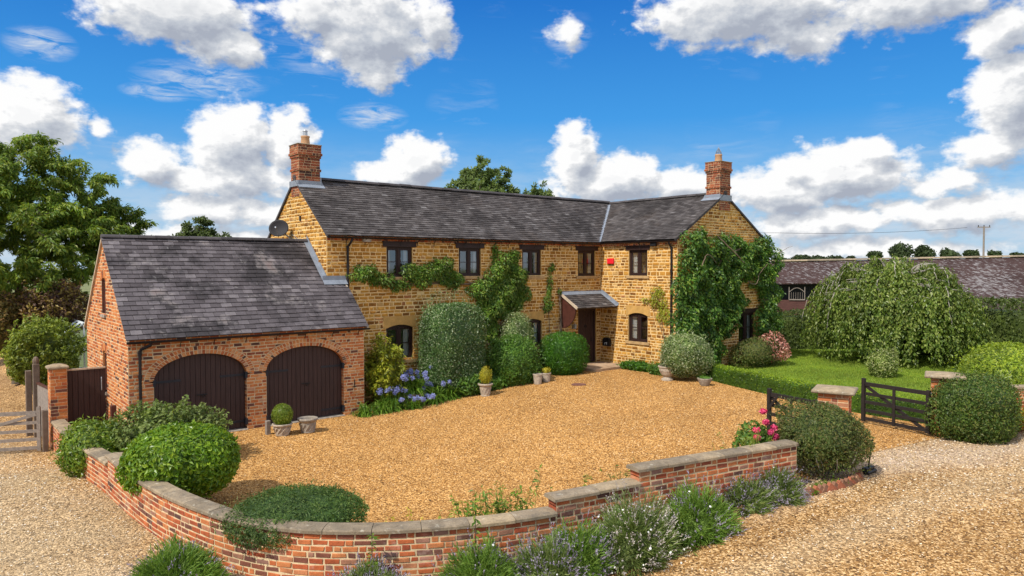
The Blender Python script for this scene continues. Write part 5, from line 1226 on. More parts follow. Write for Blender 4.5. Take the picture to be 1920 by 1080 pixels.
def mahonia():
    m = MB(); rs = RS(122); b = (6.88, .22); sprays(m, b, 85, rs, .66, 2.35, 70, .14, .045, 1.0, .35, .010, z0=.02)
    sprays(m, b, 60, rs, .66, 1.5, 60, .14, .045, 1.0, .35, .010, z0=.02); m.blob((b[0], b[1], .75), (.38, .35, .75), 2, .15)
    tag(m.build('yellow_green_shrub', [L_MAHO, BARK], None, (*b, 0)), 'tall arching yellow green shrub squeezed between the garage and the house window', 'shrub')
mahonia()

# low box hedge along the lawn, and the field hedges behind
def hedge(name, label, pts, w, h, n, L, W, mat, seed, group=None, core=.86, lump=.0, zb=None, cat='hedge', top_mat=None):
    rs = RS(seed); p = smooth_path(pts, 12); s = np.concatenate([[0], np.cumsum(np.linalg.norm(np.diff(p, axis=0), axis=1))]); t = np.gradient(p, axis=0); t /= np.linalg.norm(t, axis=1)[:, None]
    per = 2*h+w; S = rs.uniform(0, s[-1], n); q = rs.uniform(0, per, n); dep = rs.random(n)**1.8*.10*max(1, h*.6)
    lx = np.where(q < h, -w/2, np.where(q < h+w, q-h-w/2, w/2)); lz = np.where(q < h, q, np.where(q < h+w, h, per-q))
    nx = np.where(q < h, -1.0, np.where(q < h+w, 0, 1)); nz = np.where((q >= h) & (q < h+w), 1.0, 0.0)
    k = 1 - .10*np.maximum(0, np.abs(lx)/(w/2)+lz/h-1.55)*2; b1 = lump*(np.sin(S*1.7+seed)+.6*np.sin(S*4.1+lz*3))
    lx = lx*k*(1+b1*.5)-nx*dep; lz = lz*k*(1+b1*.35*(lz/h))-nz*dep
    cx, cy, tx, ty = (np.interp(S, s, a) for a in (p[:, 0], p[:, 1], t[:, 0], t[:, 1])); zz = np.array([zg(a, b) if zb is None else zb for a, b in zip(cx, cy)])
    P = np.stack([cx+ty*lx, cy-tx*lx, zz+lz], 1); N = np.stack([ty*nx, -tx*nx, nz+.15], 1)
    E = int(n*w*h/(s[-1]*per))+40
    for e, sg in ((0, -1), (-1, 1)):
        a, b = rs.uniform(-w/2, w/2, E), rs.uniform(0, h, E); z_ = zg(*p[e]) if zb is None else zb
        P = np.concatenate([P, np.stack([p[e, 0]+t[e, 1]*a, p[e, 1]-t[e, 0]*a, z_+b], 1)]); N = np.concatenate([N, np.tile([[t[e, 0]*sg, t[e, 1]*sg, .2]], (E, 1))])
    m = MB(); prof = [(-w*.5*core, 0), (-w*.5*core, h*core*.9), (-w*.4*core, h*core), (w*.4*core, h*core), (w*.5*core, h*core*.9), (w*.5*core, 0)]; V = []
    for i in range(len(p)):
        for a, b in prof: V.append((p[i, 0]+t[i, 1]*a, p[i, 1]-t[i, 0]*a, (zg(*p[i]) if zb is None else zb)+b))
    K = len(prof); m.add(V, [(i*K+j, i*K+j+1, (i+1)*K+j+1, (i+1)*K+j) for i in range(len(p)-1) for j in range(K-1)] + [tuple(range(K)), tuple(range(len(V)-1, len(V)-K-1, -1))])
    if top_mat is None: m.leaves(P, nrm(N), L, W, rs, .55, .05)
    else:
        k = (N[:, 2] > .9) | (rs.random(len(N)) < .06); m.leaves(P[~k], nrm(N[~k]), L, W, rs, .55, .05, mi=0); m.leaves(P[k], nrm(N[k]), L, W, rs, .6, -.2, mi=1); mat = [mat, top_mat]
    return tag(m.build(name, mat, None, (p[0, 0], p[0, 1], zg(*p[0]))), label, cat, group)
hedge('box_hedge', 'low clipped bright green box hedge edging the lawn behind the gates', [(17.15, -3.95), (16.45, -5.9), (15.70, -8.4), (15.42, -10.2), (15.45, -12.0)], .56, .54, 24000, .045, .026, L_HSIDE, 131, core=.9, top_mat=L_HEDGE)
hedge('field_hedge', 'dark hedge in shade between the house corner and the weeping tree', [(25.2, 1.5), (27.0, -.2), (30.5, -2.6)], 1.5, 1.75, 9000, .11, .06, L_FARH, 132, lump=.12)
hedge('field_hedge', 'tall mid green hedge in front of the lichened barn at the right', [(30.6, -5.2), (29.4, -8.2), (28.0, -11.4), (26.5, -15.0)], 1.9, 2.45, 15000, .12, .065, L_FARH, 133, lump=.16)

# climbers
def climber(name, label, P, blobs, n, depth, L, W, mat, seed, stems=(), group=None, base=(0, 0, 0)):
    rs = RS(seed); g = thing(name, label, 'climber', base, group); m = MB(); A = np.array([a*b for _, _, a, b in blobs]); cnt = (n*A/A.sum()).astype(int)
    Pp, Nn = [], []
    for (s0, z0, a, b), c in zip(blobs, cnt):
        nl = 14; th = rs.uniform(0, 6.28, c); r = np.sqrt(rs.random(c)); k = 1+.22*np.sin(th*3+s0*5)+.16*np.sin(th*5+z0*7)
        s = s0+a*r*k*np.cos(th); z = z0+b*r*k*np.sin(th)
        h = depth*np.sqrt(np.maximum(.02, 1-r*r))*min(1, .35+.65*min(a, b)/.6); h = h*(.75+.35*np.sin(s*6.1)*np.sin(z*5.3+s0)); nn = h*(1-.45*rs.random(c)**1.5)+.03
        for i in range(c): Pp.append(P(s[i], z[i], nn[i]))
        o = np.array(P(s0, z0, 1))-np.array(P(s0, z0, 0)); e = np.array(P(s0+1, z0, 0))-np.array(P(s0, z0, 0))
        N = o[None]*(.55+.6*(1-r))[:, None]+e[None]*(np.cos(th)*r*.8)[:, None]; N[:, 2] += np.sin(th)*r*.5+.45; Nn.append(N)
    out = np.array(P(0, 0, 1))-np.array(P(0, 0, 0))
    m.leaves(np.array(Pp), nrm(np.concatenate(Nn)), L, W, rs, .5, .7, np.tile(out*.4, (len(Pp), 1)), .7)
    m.build('foliage', mat, g)
    for st in stems:
        s_ = MB(); q = [np.array(P(*k)) for k in st[1]]; t = smooth3(q, 6); s_.tube(t+rs.normal(0, .008, t.shape), np.linspace(st[0], st[0]*.5, len(t)), 5, 0, False); s_.build('stem', VINEWOOD, g)
    return g
def smooth3(q, n):
    q = np.array(q); 
    if len(q) < 3: return np.linspace(q[0], q[-1], n)
    q = np.concatenate([[2*q[0]-q[1]], q, [2*q[-1]-q[-2]]]); out = []
    for i in range(1, len(q)-2):
        for t in np.linspace(0, 1, n, endpoint=False): out.append(.5*((2*q[i])+(-q[i-1]+q[i+1])*t+(2*q[i-1]-5*q[i]+4*q[i+1]-q[i+2])*t*t+(-q[i-1]+3*q[i]-3*q[i+1]+q[i+2])*t**3))
    return np.array(out+[q[-2]])
V1 = [(6.76, 4.0, 0.55, 0.23), (7.35, 3.78, 0.45, 0.20), (8.0, 3.62, .35, .16), (8.75, 3.98, 0.75, 0.36), (9.55, 4.05, 0.6, 0.42), (10.0, 3.75, 0.4, 0.25), (11.25, 3.35, 0.6, 0.45), (12.02, 4.1, 0.6, 0.6), (12.45, 3.62, 0.7, 0.7), (11.9, 2.9, 0.75, 0.6), (12.62, 4.5, 0.22, 0.35), (11.43, 2.5, 0.5, 0.42), (12.9, 3.23, 0.4, 0.42), (11.6, 2.05, 0.3, 0.45), (12.14, 3.44, 0.85, 0.8), (11.75, 4.75, .12, .2)]
climber('wall_climber', 'big green climber on the house front with a long arm running left under the windows', PF, V1, 13500, .46, .115, .050, L_WIST, 141,
        [(.045, [(11.9, .3, .1), (11.6, 1.2, .1), (11.35, 1.9, .08), (11.5, 2.6, .1), (11.9, 3.2, .1), (11.3, 3.55, .08), (10.2, 3.62, .06), (8.8, 3.66, .05), (7.6, 3.62, .05), (6.5, 3.85, .04)]), (.03, [(11.35, 1.9, .08), (12.0, 2.2, .08), (12.6, 3.2, .1), (12.7, 4.6, .05)]), (.018, [(11.1, 3.5, .1), (10.4, 3.75, .1), (9.4, 3.72, .12), (8.2, 3.55, .06)])], base=(11.9, 1.2, .3))
climber('slender_climber', 'thin sparse climber between the upper window and the porch', PF, [(14.45, 4.15, 0.16, 0.16), (14.35, 3.6, 0.14, 0.36), (14.25, 2.8, 0.24, 0.30), (14.3, 3.2, .1, .25)], 620, .20, .09, .04, L_WIST, 142,
        [(.014, [(14.6, .4, .05), (14.4, 1.4, .05), (14.3, 2.6, .05), (14.4, 3.6, .05), (14.45, 4.3, .04)]), (.008, [(14.3, 2.6, .05), (14.65, 2.2, .05), (14.75, 1.5, .04)])], base=(14.6, 1.2, .33))
climber('porch_climber', 'twisted bare climber trunk up the left side of the porch', PF, [(14.86, 3.25, .14, .10)], 60, .12, .07, .03, L_WIST, 143, [(.035, [(14.90, .35, .06), (14.84, 1.2, .07), (14.92, 2.0, .06), (14.84, 2.9, .06), (14.82, 3.4, .05)]), (.028, [(14.84, .35, .08), (14.92, 1.1, .06), (14.84, 1.9, .08), (14.9, 2.8, .06), (14.78, 3.35, .05)]), (.018, [(14.95, .4, .05), (14.98, 1.6, .05), (14.88, 2.4, .07), (14.9, 3.1, .06)])], base=(14.9, 1.2, .33))
climber('wing_climber', 'wispy yellowing climber on the sunny wing wall below the upper window', PW, [(-1.63, 3.05, 0.36, 0.34), (-1.95, 2.5, 0.30, 0.38), (-1.1, 2.95, 0.2, 0.10), (-1.75, 3.3, .2, .15)], 720, .28, .09, .036, L_MAHO, 144,
        [(.012, [(-2.1, .4, .04), (-2.0, 1.3, .05), (-1.85, 2.2, .05), (-1.6, 3.2, .05)]), (.008, [(-2.0, 1.5, .05), (-1.6, 2.3, .05), (-1.1, 2.95, .04)]), (.007, [(-1.9, 2.0, .04), (-1.4, 1.9, .06), (-1.75, 2.7, .06)])], base=(17.05, -2.0, .33))
V4 = [(17.85, 4.85, 0.7, 0.55), (18.9, 4.75, 1.0, 0.60), (17.75, 3.8, 0.75, 1.0), (18.95, 3.6, 1.2, 1.0), (20.2, 4.0, 1.0, 0.95), (17.75, 2.3, 0.9, 1.0), (18.95, 2.1, 1.1, 1.05), (18.7, 0.95, 0.9, 0.62), (21.5, 4.75, 1.2, 0.45), (22.7, 4.3, 0.75, 0.75), (22.7, 2.95, 0.6, 1.1), (22.65, 1.7, 0.78, 1.1), (22.5, .8, .6, .5), (22.2, 3.9, .6, .8), (20.6, 2.85, 0.6, 0.40), (17.15, 2.7, 0.45, 0.62), (17.3, 1.95, 0.6, 0.65), (20.4, 5.0, 0.75, 0.38), (19.9, 2.4, .6, .8), (21.25, 4.25, .6, .45), (19.8, 3.3, .9, .9), (17.0, 3.5, .35, .5), (22.3, 5.0, .5, .4), (19.6, 5.15, .4, .25), (18.2, 5.35, .35, .28)]
climber('gable_creeper', 'huge dense dark creeper covering the gable end around its windows', PG, V4, 31000, .72, .135, .062, L_CREEP, 145,
        [(.05, [(18.2, .35, .15), (18.1, 1.5, .2), (18.4, 3.0, .3), (19.2, 4.4, .4), (20.6, 4.9, .35)]), (.03, [(19.0, 5.3, .35), (19.7, 4.7, .62), (20.3, 4.3, .66), (20.9, 4.1, .55)]), (.02, [(20.6, 3.6, .6), (21.2, 3.5, .6), (21.6, 3.9, .5), (22.0, 4.3, .6)]), (.02, [(17.6, 4.2, .7), (17.9, 4.6, .72), (18.4, 4.3, .75)]),
         (.010, [(22.9, 4.6, .4), (23.5, 4.9, .5), (24.0, 5.0, .5)]), (.008, [(23.0, 4.2, .4), (23.7, 4.3, .5), (24.2, 4.6, .5)])], base=(18.2, -2.6, .33))

# strap leaved border with blue flower heads
def strap_clump(label, base, n, L, W, rs, heads, mat=L_STRAP, z0=None, group='strap leaved plants in the front border', hh=.75):
    z = zg(*base) if z0 is None else z0
    g = thing('strap_leaved_plant', label, 'plant', (*base, z), group); m = MB()
    W = W*1.5
    for i in range(int(n*1.5)):
        a = rs.uniform(0, 6.283); l = L*1.3*rs.uniform(.65, 1.1); up_ = rs.uniform(.35, 1.0); w = W*rs.uniform(.7, 1.2); p = np.array([base[0]+rs.normal(0, .09), base[1]+rs.normal(0, .09), z]); d = np.array([math.cos(a), math.sin(a), 0]); sd = np.array([-d[1], d[0], 0]); V = []
        for t in np.linspace(0, 1, 6):
            q = p+d*l*(.25*t+.55*t*t)*(1.25-up_*.6)+np.array([0, 0, l*(1.75*up_*t-1.0*t*t)]); ww = w*(1-t**2.2)*.5+.001; V += [q-sd*ww, q+sd*ww]
        m.add(V, [(2*k, 2*k+1, 2*k+3, 2*k+2) for k in range(5)])
    m.build('foliage', mat, g)
    for hx, hy, hz in heads:
        s = MB(); p0 = np.array([base[0]+hx*.4, base[1]+hy*.4, z]); p1 = np.array([base[0]+hx, base[1]+hy, z+hz]); t = np.linspace(0, 1, 5)[:, None]; s.tube(p0*(1-t)+p1*t+np.array([hx, hy, 0])*.2*(t*t-t), .007, 4, 1, False)
        d = nrm(rs.normal(size=(46, 3))+np.array([0, 0, .25])); s.leaves(p1+d*.02, d, .050, .024, rs, .3, 0, d*2, .25, 0)
        s.leaves(p1+d*.055, d, .034, .024, rs, .9, 0, d, .6, 0)
        s.build('flower_head', [F_BLUE, L_STRAP], g)
rs = RS(150)
def hd(n, sp, h, k=150): 
    r = RS(k); return [(r.uniform(-sp, sp), r.uniform(-sp*.7, sp*.5), h*r.uniform(.8, 1.12)) for _ in range(n)]
strap_clump('low strappy tuft of bright leaves at the garage corner', (5.85, -.40), 130, .38, .022, rs, [], None or L_STRAP)
strap_clump('second low tuft of strap leaves, in front of the arching shrub', (6.45, -.34), 150, .42, .022, rs, [])
strap_clump('strap leaved plant with a dense knot of blue flowers beside the garage corner', (6.85, -.22), 150, .52, .026, rs, hd(17, .42, .60, 1))
strap_clump('large strappy clump in the dark half barrel crowned with lavender blue heads', (7.62, -.02), 260, .60, .028, rs, hd(24, .72, .58, 2), z0=.38)
strap_clump('strappy clump with fading lilac heads in front of the barrel', (7.45, -.38), 150, .42, .024, rs, hd(12, .62, .34, 3))
strap_clump('dark strap leaved clump arching onto the gravel right of the barrel', (8.30, -.18), 210, .58, .026, rs, hd(6, .4, .52, 4))
strap_clump('strappy clump at the foot of the tall clipped block', (8.95, -.10), 190, .55, .026, rs, hd(2, .3, .62, 5))
strap_clump('tall strap leaved clump with two blue heads against the clipped block', (8.25, .20), 130, .55, .026, rs, [(.15, -.1, 1.05), (-.5, 0, 1.0), (-.35, -.1, .95), (.6, -.15, 1.08)])
bush('broad_leaved_plant', 'bright broad leaved clump behind the flared stone pot', 'plant', (9.75, -.05), (.70, .48), .72, 1500, .16, .055, L_PLAIN, 2.1, .25, .35, 151, droop=.3)
bush('broad_leaved_plant', 'low leafy clump between the flared pot and the rounded shrub', 'plant', (10.75, .05), (.55, .42), .48, 1100, .14, .045, L_PLAIN, 2.1, .25, .35, 152, droop=.3)
def barrel():
    g = thing('half_barrel', 'dark low wooden half barrel planter almost hidden by strap leaves', 'planter', (7.62, -.02, .0))
    m = MB(); m.lathe((7.62, -.02, .02), [(.36, 0), (.40, .2), (.42, .40), (.38, .40), (.36, .3)], 22); m.build('staves', OLDWOOD, g)
    for z in (.10, .30): m = MB(); m.lathe((7.62, -.02, z), [(.395+z*.07, 0), (.398+z*.07, .035)], 22); m.build('hoop', IRON, g)
barrel()

# lavender bed along the outside of the wall
def lavender(label, base, r, h, n, leafmat, flmat, nfl, seed, daisies=0, flh=.12, z0=None, lean=(0, 0)):
    rs = RS(seed); z = zg(*base) if z0 is None else z0; r *= 1.12; n = int(n*1.25)
    g = thing('lavender_bush', label, 'shrub', (*base, z), 'lavender bushes below the front wall')
    d = nrm(rs.normal(size=(n*2, 3))); d[:, 2] = np.abs(d[:, 2])*1.0; d = nrm(d)[:n]; n = len(d)
    k = 1+.18*np.sin(np.arctan2(d[:, 1], d[:, 0])*3+seed)+.12*np.sin(np.arctan2(d[:, 1], d[:, 0])*7+d[:, 2]*4)
    tip = d*np.array([r, r*.95, h])*(k*rs.uniform(.72, 1.0, n))[:, None]+np.array([base[0], base[1], z])+np.array([lean[0], lean[1], 0])*(d[:, 2:3]**2)
    m = MB(); m.blob((base[0], base[1], z+h*.12), (r*.62, r*.6, h*.5), seed, .1, zmin=z-.02)
    u = nrm(d+rs.normal(size=(n, 3))*.22); L = rs.uniform(.10, .19, n); m.leaves(tip-u*L[:, None], nrm(np.cross(u, rs.normal(size=(n, 3)))), L, .013, rs, .2, 0, u*4, .15)
    u2 = nrm(d+rs.normal(size=(n, 3))*.4); base2 = tip-d*np.array([r, r, h])*rs.uniform(.05, .3, (n, 1)); m.leaves(base2, nrm(np.cross(u2, rs.normal(size=(n, 3)))), .09, .014, rs, .3, 0, u2*3, .3)
    m.build('foliage', leafmat, g)
    if nfl:
        f = MB(); i = rs.choice(n, nfl, False); u = nrm(d[i]+rs.normal(size=(nfl, 3))*.2+np.array([0, 0, .35])); q = tip[i]
        for a in np.linspace(0, 1, 5): f.leaves(q+u*(flh*(.25+.75*a)), nrm(rs.normal(size=(nfl, 3))), .030, .016, rs, .5, 0, u*2, .8)
        f.leaves(q-u*.02, nrm(np.cross(u, rs.normal(size=(nfl, 3)))), flh*1.0, .006, rs, .1, 0, u*4, .05); o = f.build('flower_spikes', flmat, g); o['kind'] = 'stuff'
    for j in range(daisies):
        q = d[rs.integers(n)]; p = np.array([base[0], base[1], z])+q*np.array([r, r, h])*1.06; w = MB(); nn = nrm(q+np.array([-.3, -.5, .6])); a = nrm(np.cross(nn, (0, 0, 1.))); b = np.cross(nn, a); R_ = rs.uniform(.011, .021)
        w.add([p+nn*.006]+[p+(a*math.cos(t)+b*math.sin(t))*R_*(1 if k % 2 else .7) for k, t in enumerate(np.linspace(0, 6.283, 10, endpoint=False))], [(0, k+1, (k+1) % 10+1) for k in range(10)]); w.build('flower', F_WHITE, g)
    return g
lavender('lavender bush in the bottom left corner under the bend of the wall, with dark spikes', (-1.22, -8.72), .56, .60, 3600, L_LAVG, F_LAV, 170, 161, 0, .10)
lavender('low lavender with dusky purple spikes cut by the bottom edge below the wall', (.55, -10.55), .48, .42, 2600, L_LAV, F_LAV, 300, 162)
lavender('green bush with a few white daisies left in the lavender row', (1.75, -11.32), .50, .62, 3000, L_LAVG, F_LAV, 90, 163, 5)
lavender('lavender with the densest violet spikes, in the middle of the row', (2.45, -11.80), .50, .62, 3000, L_LAV, F_LAV, 420, 164, 5)
lavender('fresh green lavender between the violet one and the daisy covered one', (3.0, -11.78), .50, .66, 3200, L_LAVG, F_LAV, 200, 165)
lavender('silvery lavender dotted with white daisies and faded spikes', (3.92, -11.98), .58, .80, 4200, L_LAV, F_LAVP, 480, 166, 30, .12)
lavender('lavender leaning right, green at the left and mauve spiked at the right', (5.1, -12.08), .56, .66, 3800, L_LAVG, F_LAV, 200, 167, 3, .12, None, (.14, 0))
lavender('small grey mauve lavender by the brick edging', (6.55, -12.0), .42, .46, 2400, L_LAV, F_LAV, 260, 168, 1)
lavender('smallest mauve lavender, at the far end of the row before the dark bush', (7.25, -12.15), .42, .50, 2400, L_LAV, F_LAV, 300, 169, 2)
def sprout(label, base, h, seed, z0=None):
    m = MB(); rs = RS(seed); z = zg(*base) if z0 is None else z0; t = np.linspace(0, 1, 6); C = np.stack([base[0]+.05*np.sin(t*2), base[1]+0*t, z+h*t], 1); m.tube(C, np.linspace(.009, .004, 6), 5, 1, False)
    k = 34; tt = rs.uniform(.35, 1, k); P = np.stack([base[0]+.05*np.sin(tt*2), base[1]+0*tt, z+h*tt], 1); d = nrm(rs.normal(size=(k, 3))*(1, 1, .2)+(0, 0, .3)); m.leaves(P, nrm(np.array([0, 0, 1.])+d*.3), .10, .035, rs, .3, .2, d*2, .3)
    tag(m.build('sapling', [L_WEED, BARK], None, (*base, z)), label, 'plant')
sprout('self sown leafy shoot standing against the wall at the bottom of the picture', (.62, -10.42), .78, 171)
sprout('self sown leafy shoot rising from the daisy dotted green bush', (1.72, -11.15), .98, 172)
def weeds(label, c, r, h, n, seed, mat=L_WEED, L=.07, W=.022):
    m = MB(); rs = RS(seed); k = max(6, n//16); P, T = [], []
    for _ in range(k):
        x, y = c[0]+rs.normal(0, r[0]*.5), c[1]+rs.normal(0, r[1]*.5); z = zg(x, y); hh = h*rs.uniform(.45, 1.05); q = rs.normal(0, .12, 2)*hh
        t = np.linspace(0, 1, 5)[:, None]; S = np.concatenate([x+q[0]*t*t, y+q[1]*t*t, z-.02+hh*t], 1); m.tube(S, np.linspace(.006, .003, 5), 4, 1, False)
        u = rs.random(16)**.8; P.append(np.stack([x+q[0]*u*u, y+q[1]*u*u, z+hh*u], 1)); d = rs.normal(size=(16, 3)); d[:, 2] = np.abs(d[:, 2])*.5; T.append(nrm(d))
    P, T = np.concatenate(P), np.concatenate(T)
    m.leaves(P, nrm(np.array([0, -.2, 1.])+T*.5), L, W, rs, .3, .1, T*2, .3); mat = [mat, mat]
    return tag(m.build('weed_patch', mat, None, (*c, zg(*c))), label, 'weeds', None, 'stuff')
weeds('green weed patch just inside the coping at the middle of the front wall', (2.60, -10.38), (.80, .10), 1.0, 1500, 181, L_WEED, .09, .028)
weeds('yellow flecked low weeds inside the coping near the flat mound', (1.50, -9.85), (.35, .10), .75, 300, 182, L_GOLD, .05, .02)
weeds('thin scattered weeds in the gravel behind the wall step', (5.3, -10.75), (.9, .40), .75, 700, 183, L_OLIVE)
weeds('sparse weedlings speckling the gravel toward the gate', (6.2, -9.6), (1.5, .9), .09, 380, 184, L_WEED, .045, .016)
weeds('upright yellow green weeds next to the pink hydrangea', (7.25, -11.65), (.50, .20), 1.05, 1100, 185, L_LIME)
weeds('green fringe at the foot of the wall by the dark bush', (8.1, -12.42), (.5, .10), .12, 500, 186)
def hydrangea():
    g = thing('hydrangea', 'hydrangea with bright pink mophead flowers above the end of the wall', 'shrub', (8.15, -11.22, .31)); rs = RS(191)
    m = MB(); c = (8.16, -11.2, .76); m.blob(c, (.28, .26, .36), 3, .1); P, N = shell(c, (.44, .38, .54), 900, rs, 2, .15, 20, .3, .32); m.leaves(P, N, .10, .062, rs, .5, .2); m.build('foliage', L_PLAIN, g)
    for dx, dy, dz in ((-.26, -.2, 1.06), (-.02, -.24, 1.18), (.20, -.05, 1.32), (-.30, -.24, .94), (.02, -.32, 1.0), (.16, -.3, 1.06), (.10, -.36, .92), (.06, -.40, .80), (.22, -.22, .96)):
        p = np.array([8.14+dx, -11.2+dy, .31-.14+dz]); f = MB(); d = nrm(rs.normal(size=(120, 3))); f.blob(p, (.045, .045, .04)); f.leaves(p+d*(.055, .055, .045), d, .034, .032, rs, .35, 0); f.build('flower_head', F_PINK, g)
hydrangea()

def lawn_grass():
    rs = RS(300); poly = [(15.8, -11.9), (17.2, -3.6), (17.6, -2.6), (24, -1.8), (27, -1), (30, -6), (28, -12), (17, -12.8)]; n = 110000
    x, y = rs.uniform(15, 30, n), rs.uniform(-13, 0, n); k = in_poly(x, y, poly); x, y = x[k], y[k]; P = np.stack([x, y, np.array([zg(a, b)+.028 for a, b in zip(x, y)])], 1)
    m = MB(); t = rs.normal(size=(len(P), 3))*(.5, .5, .1)+(0, 0, .9); m.leaves(P, nrm(rs.normal(size=(len(P), 3))*(1, 1, .2)), .055, .020, rs, .1, 0, t*3, .1)
    tag(m.build('lawn_grass', L_GRASS), 'short mown grass blades of the lawn', None, None, 'stuff')
L_GRASS = LF('grass_blade', (.13, .205, .020), (.21, .295, .028), (.32, .38, .05), rough=.6, clump=.5, camt=.3)
lawn_grass()

# ------------------------------------------------------------------ trees
def tree(name, label, base, th, tr, ells, ntip, leafmat, nleaf, L, W, seed, group=None, bark=BARK, droop=.6, spread=.45, twig=.85, zb=None, up=.0, wp=1.0):
    """trunk > limbs > twigs grown towards tips spread through the crown; leaves along the twig ends"""
    rs = RS(seed); z0 = zg(*base) if zb is None else zb
    g = thing(name, label, 'tree', (*base, z0), group)
    t = np.linspace(0, 1, 9); nodes = [np.array([base[0]+.12*math.sin(3*a+seed), base[1]+.1*math.sin(2*a), z0+th*a]) for a in t]; rad = [tr*(1-.55*a) for a in t]
    par = [max(0, i-1) for i in range(9)]
    m = MB(); m.tube(nodes, rad, 8)
    tips = []
    w = np.array([(e[3]*e[4]*e[5])**wp for e in ells]); w /= w.sum()
    for _ in range(ntip):
        e = ells[rs.choice(len(ells), p=w)]; d = nrm(rs.normal(size=3)); r = rs.random()**(1/2.6); tips.append(np.array(e[:3])+d*r*np.array(e[3:]))
    top = nodes[-1]; tips.sort(key=lambda q: np.linalg.norm(q-nodes[5])); NP = np.array(nodes); segs = []
    P, N, T = [], [], []
    for q in tips:
        if q[2] < z0+th*.35: continue
        D = np.linalg.norm(NP-q, axis=1)+.8*np.maximum(0, NP[:, 2]-q[2]-.2)
        D[:3] += 9; i = int(np.argmin(D)); a = NP[i]; l = np.linalg.norm(q-a)
        mid = (a+q)/2+np.array([0, 0, .12*l+up*l])+rs.normal(0, .05*l, 3); s = np.linspace(0, 1, 6)[1:, None]; C = (1-s)**2*a+2*s*(1-s)*mid+s*s*q
        r0 = min(.05, .012+.012*l); m.tube(np.concatenate([[a], C]), np.linspace(r0, .005, 6), 4, 0, False); NP = np.concatenate([NP, C[1:]])
        k = nleaf; u = rs.uniform(.25, 1.08, (k, 1)); B = (1-u)**2*a+2*u*(1-u)*mid+u*u*q; B = np.where(l > twig, q+(B-q)*(twig/l), B)
        ax = nrm(q-mid); dr = nrm(rs.normal(size=(k, 3)))*(1, 1, .5); P.append(B+dr*spread*rs.random((k, 1))**.7*.6); N.append(np.tile([[-.35, -.35, .6]], (k, 1))+dr*.75); T.append(dr+ax*.6)
    m.build('trunk', bark, g)
    c = MB(); c.leaves(np.concatenate(P), nrm(np.concatenate(N)), L, W, rs, .45, droop, nrm(np.concatenate(T)), .4); c.build('crown', leafmat, g)
    return g
tree('cherry_tree', 'tall spreading cherry tree at the left behind the brick garage', (-.9, 14.2), 4.2, .20, [(-.9, 13.0, 5.0, 3.3, 3.0, 2.3), (-.9, 13.6, 7.2, 2.1, 2.0, 2.0), (1.7, 13.2, 5.2, 2.3, 1.8, 1.5), (-.2, 13.6, 8.5, .8, .9, 1.0), (-1.6, 13.6, 8.4, .7, .8, 1.0), (-2.8, 13.2, 6.4, 2.0, 2.0, 2.5), (3.2, 13.2, 4.7, 1.6, 1.0, .7), (.9, 13.2, 6.9, 1.6, 1.4, 1.5), (2.4, 13.2, 6.0, 1.3, 1.0, .9)], 1000, L_CHERRY, 96, .165, .062, 201, droop=.8, spread=.36, twig=1.35, zb=-.2, up=.04, wp=.7)
tree('broadleaf_tree', 'tree with upright sprays showing above the main roof ridge', (18.4, 10.4), 5.4, .2, [(17.7, 10.2, 7.5, 1.9, 1.5, 1.1), (19.3, 10.2, 7.3, 1.6, 1.3, .9), (16.7, 10.2, 7.6, .5, .6, .8), (17.3, 10.2, 8.1, .5, .6, 1.0), (18.0, 10.2, 8.5, .5, .6, 1.15), (18.7, 10.2, 8.3, .5, .6, 1.0), (19.4, 10.2, 8.2, .45, .6, 1.15), (20.1, 10.2, 7.5, .45, .6, .7), (21.2, 10.0, 7.6, .5, .6, .95), (21.8, 10.0, 7.7, .5, .6, 1.1), (22.3, 10.0, 7.4, .4, .5, .8)], 560, L_TREE, 34, .19, .075, 202, droop=-.6, spread=.20, twig=.8, up=.2, wp=.3)
tree('garden_tree', 'small dark rounded tree peeping over the garage ridge', (8.4, 23.2), 3.6, .16, [(8.4, 23.2, 5.2, 1.9, 1.8, 1.25), (8.3, 23.2, 6.3, .8, .8, .8)], 240, L_FARH, 55, .17, .09, 203, droop=-.1, spread=.42)
def foliage_shrub(name, label, c, r, n, L, W, mat, seed, lump=.25, stem=True, zb=None):
    rs = RS(seed); z0 = zg(c[0], c[1]) if zb is None else zb; m = MB(); m.blob(c, [q*.60 for q in r], seed, .12, 18, 12, 0, z0)
    for k in range(26):                                             # overlapping leafy masses
        d = nrm(rs.normal(size=3)); d[2] = d[2]*.8+.25; q = np.array(c)+d*np.array(r)*rs.uniform(.55, .82); e = np.array(r)*rs.uniform(.24, .40)*(1, 1, .8)
        P, N = shell(q, e, n//26, rs, 2.1, .2, 12, .35, z0); m.leaves(P, N, L, W, rs, .5, .6, N, .8)
    for k in range(110):                                            # shoots that stand out of the crown
        d = nrm(rs.normal(size=3)); d[2] = abs(d[2])*.9; q = np.array(c)+d*np.array(r)*.9; e = q+nrm(d+np.array([0, 0, .5]))*rs.uniform(.15, .45)*min(r); t = rs.random((16, 1)); B = q+(e-q)*t
        m.leaves(B, nrm(np.tile([[-.3, -.3, .8]], (16, 1))+rs.normal(size=(16, 3))*.4), L, W, rs, .4, .3, nrm(rs.normal(size=(16, 3))+d), .4)
    return tag(m.build(name, mat, None, (c[0], c[1], z0)), label, 'shrub')
foliage_shrub('lime_green_shrub', 'big fresh lime green shrub beside the left track by the oak posts', (-.66, 8.9, 1.2), (1.08, 1.1, 1.42), 13000, .11, .06, L_LIME, 211, .42, zb=-.25)
foliage_shrub('purple_elder', 'tall purple leaved shrub behind the lime green one', (-.30, 11.9, 2.35), (1.75, 1.5, 1.40), 13000, .12, .06, L_PURPLE, 212, .42, zb=.3)
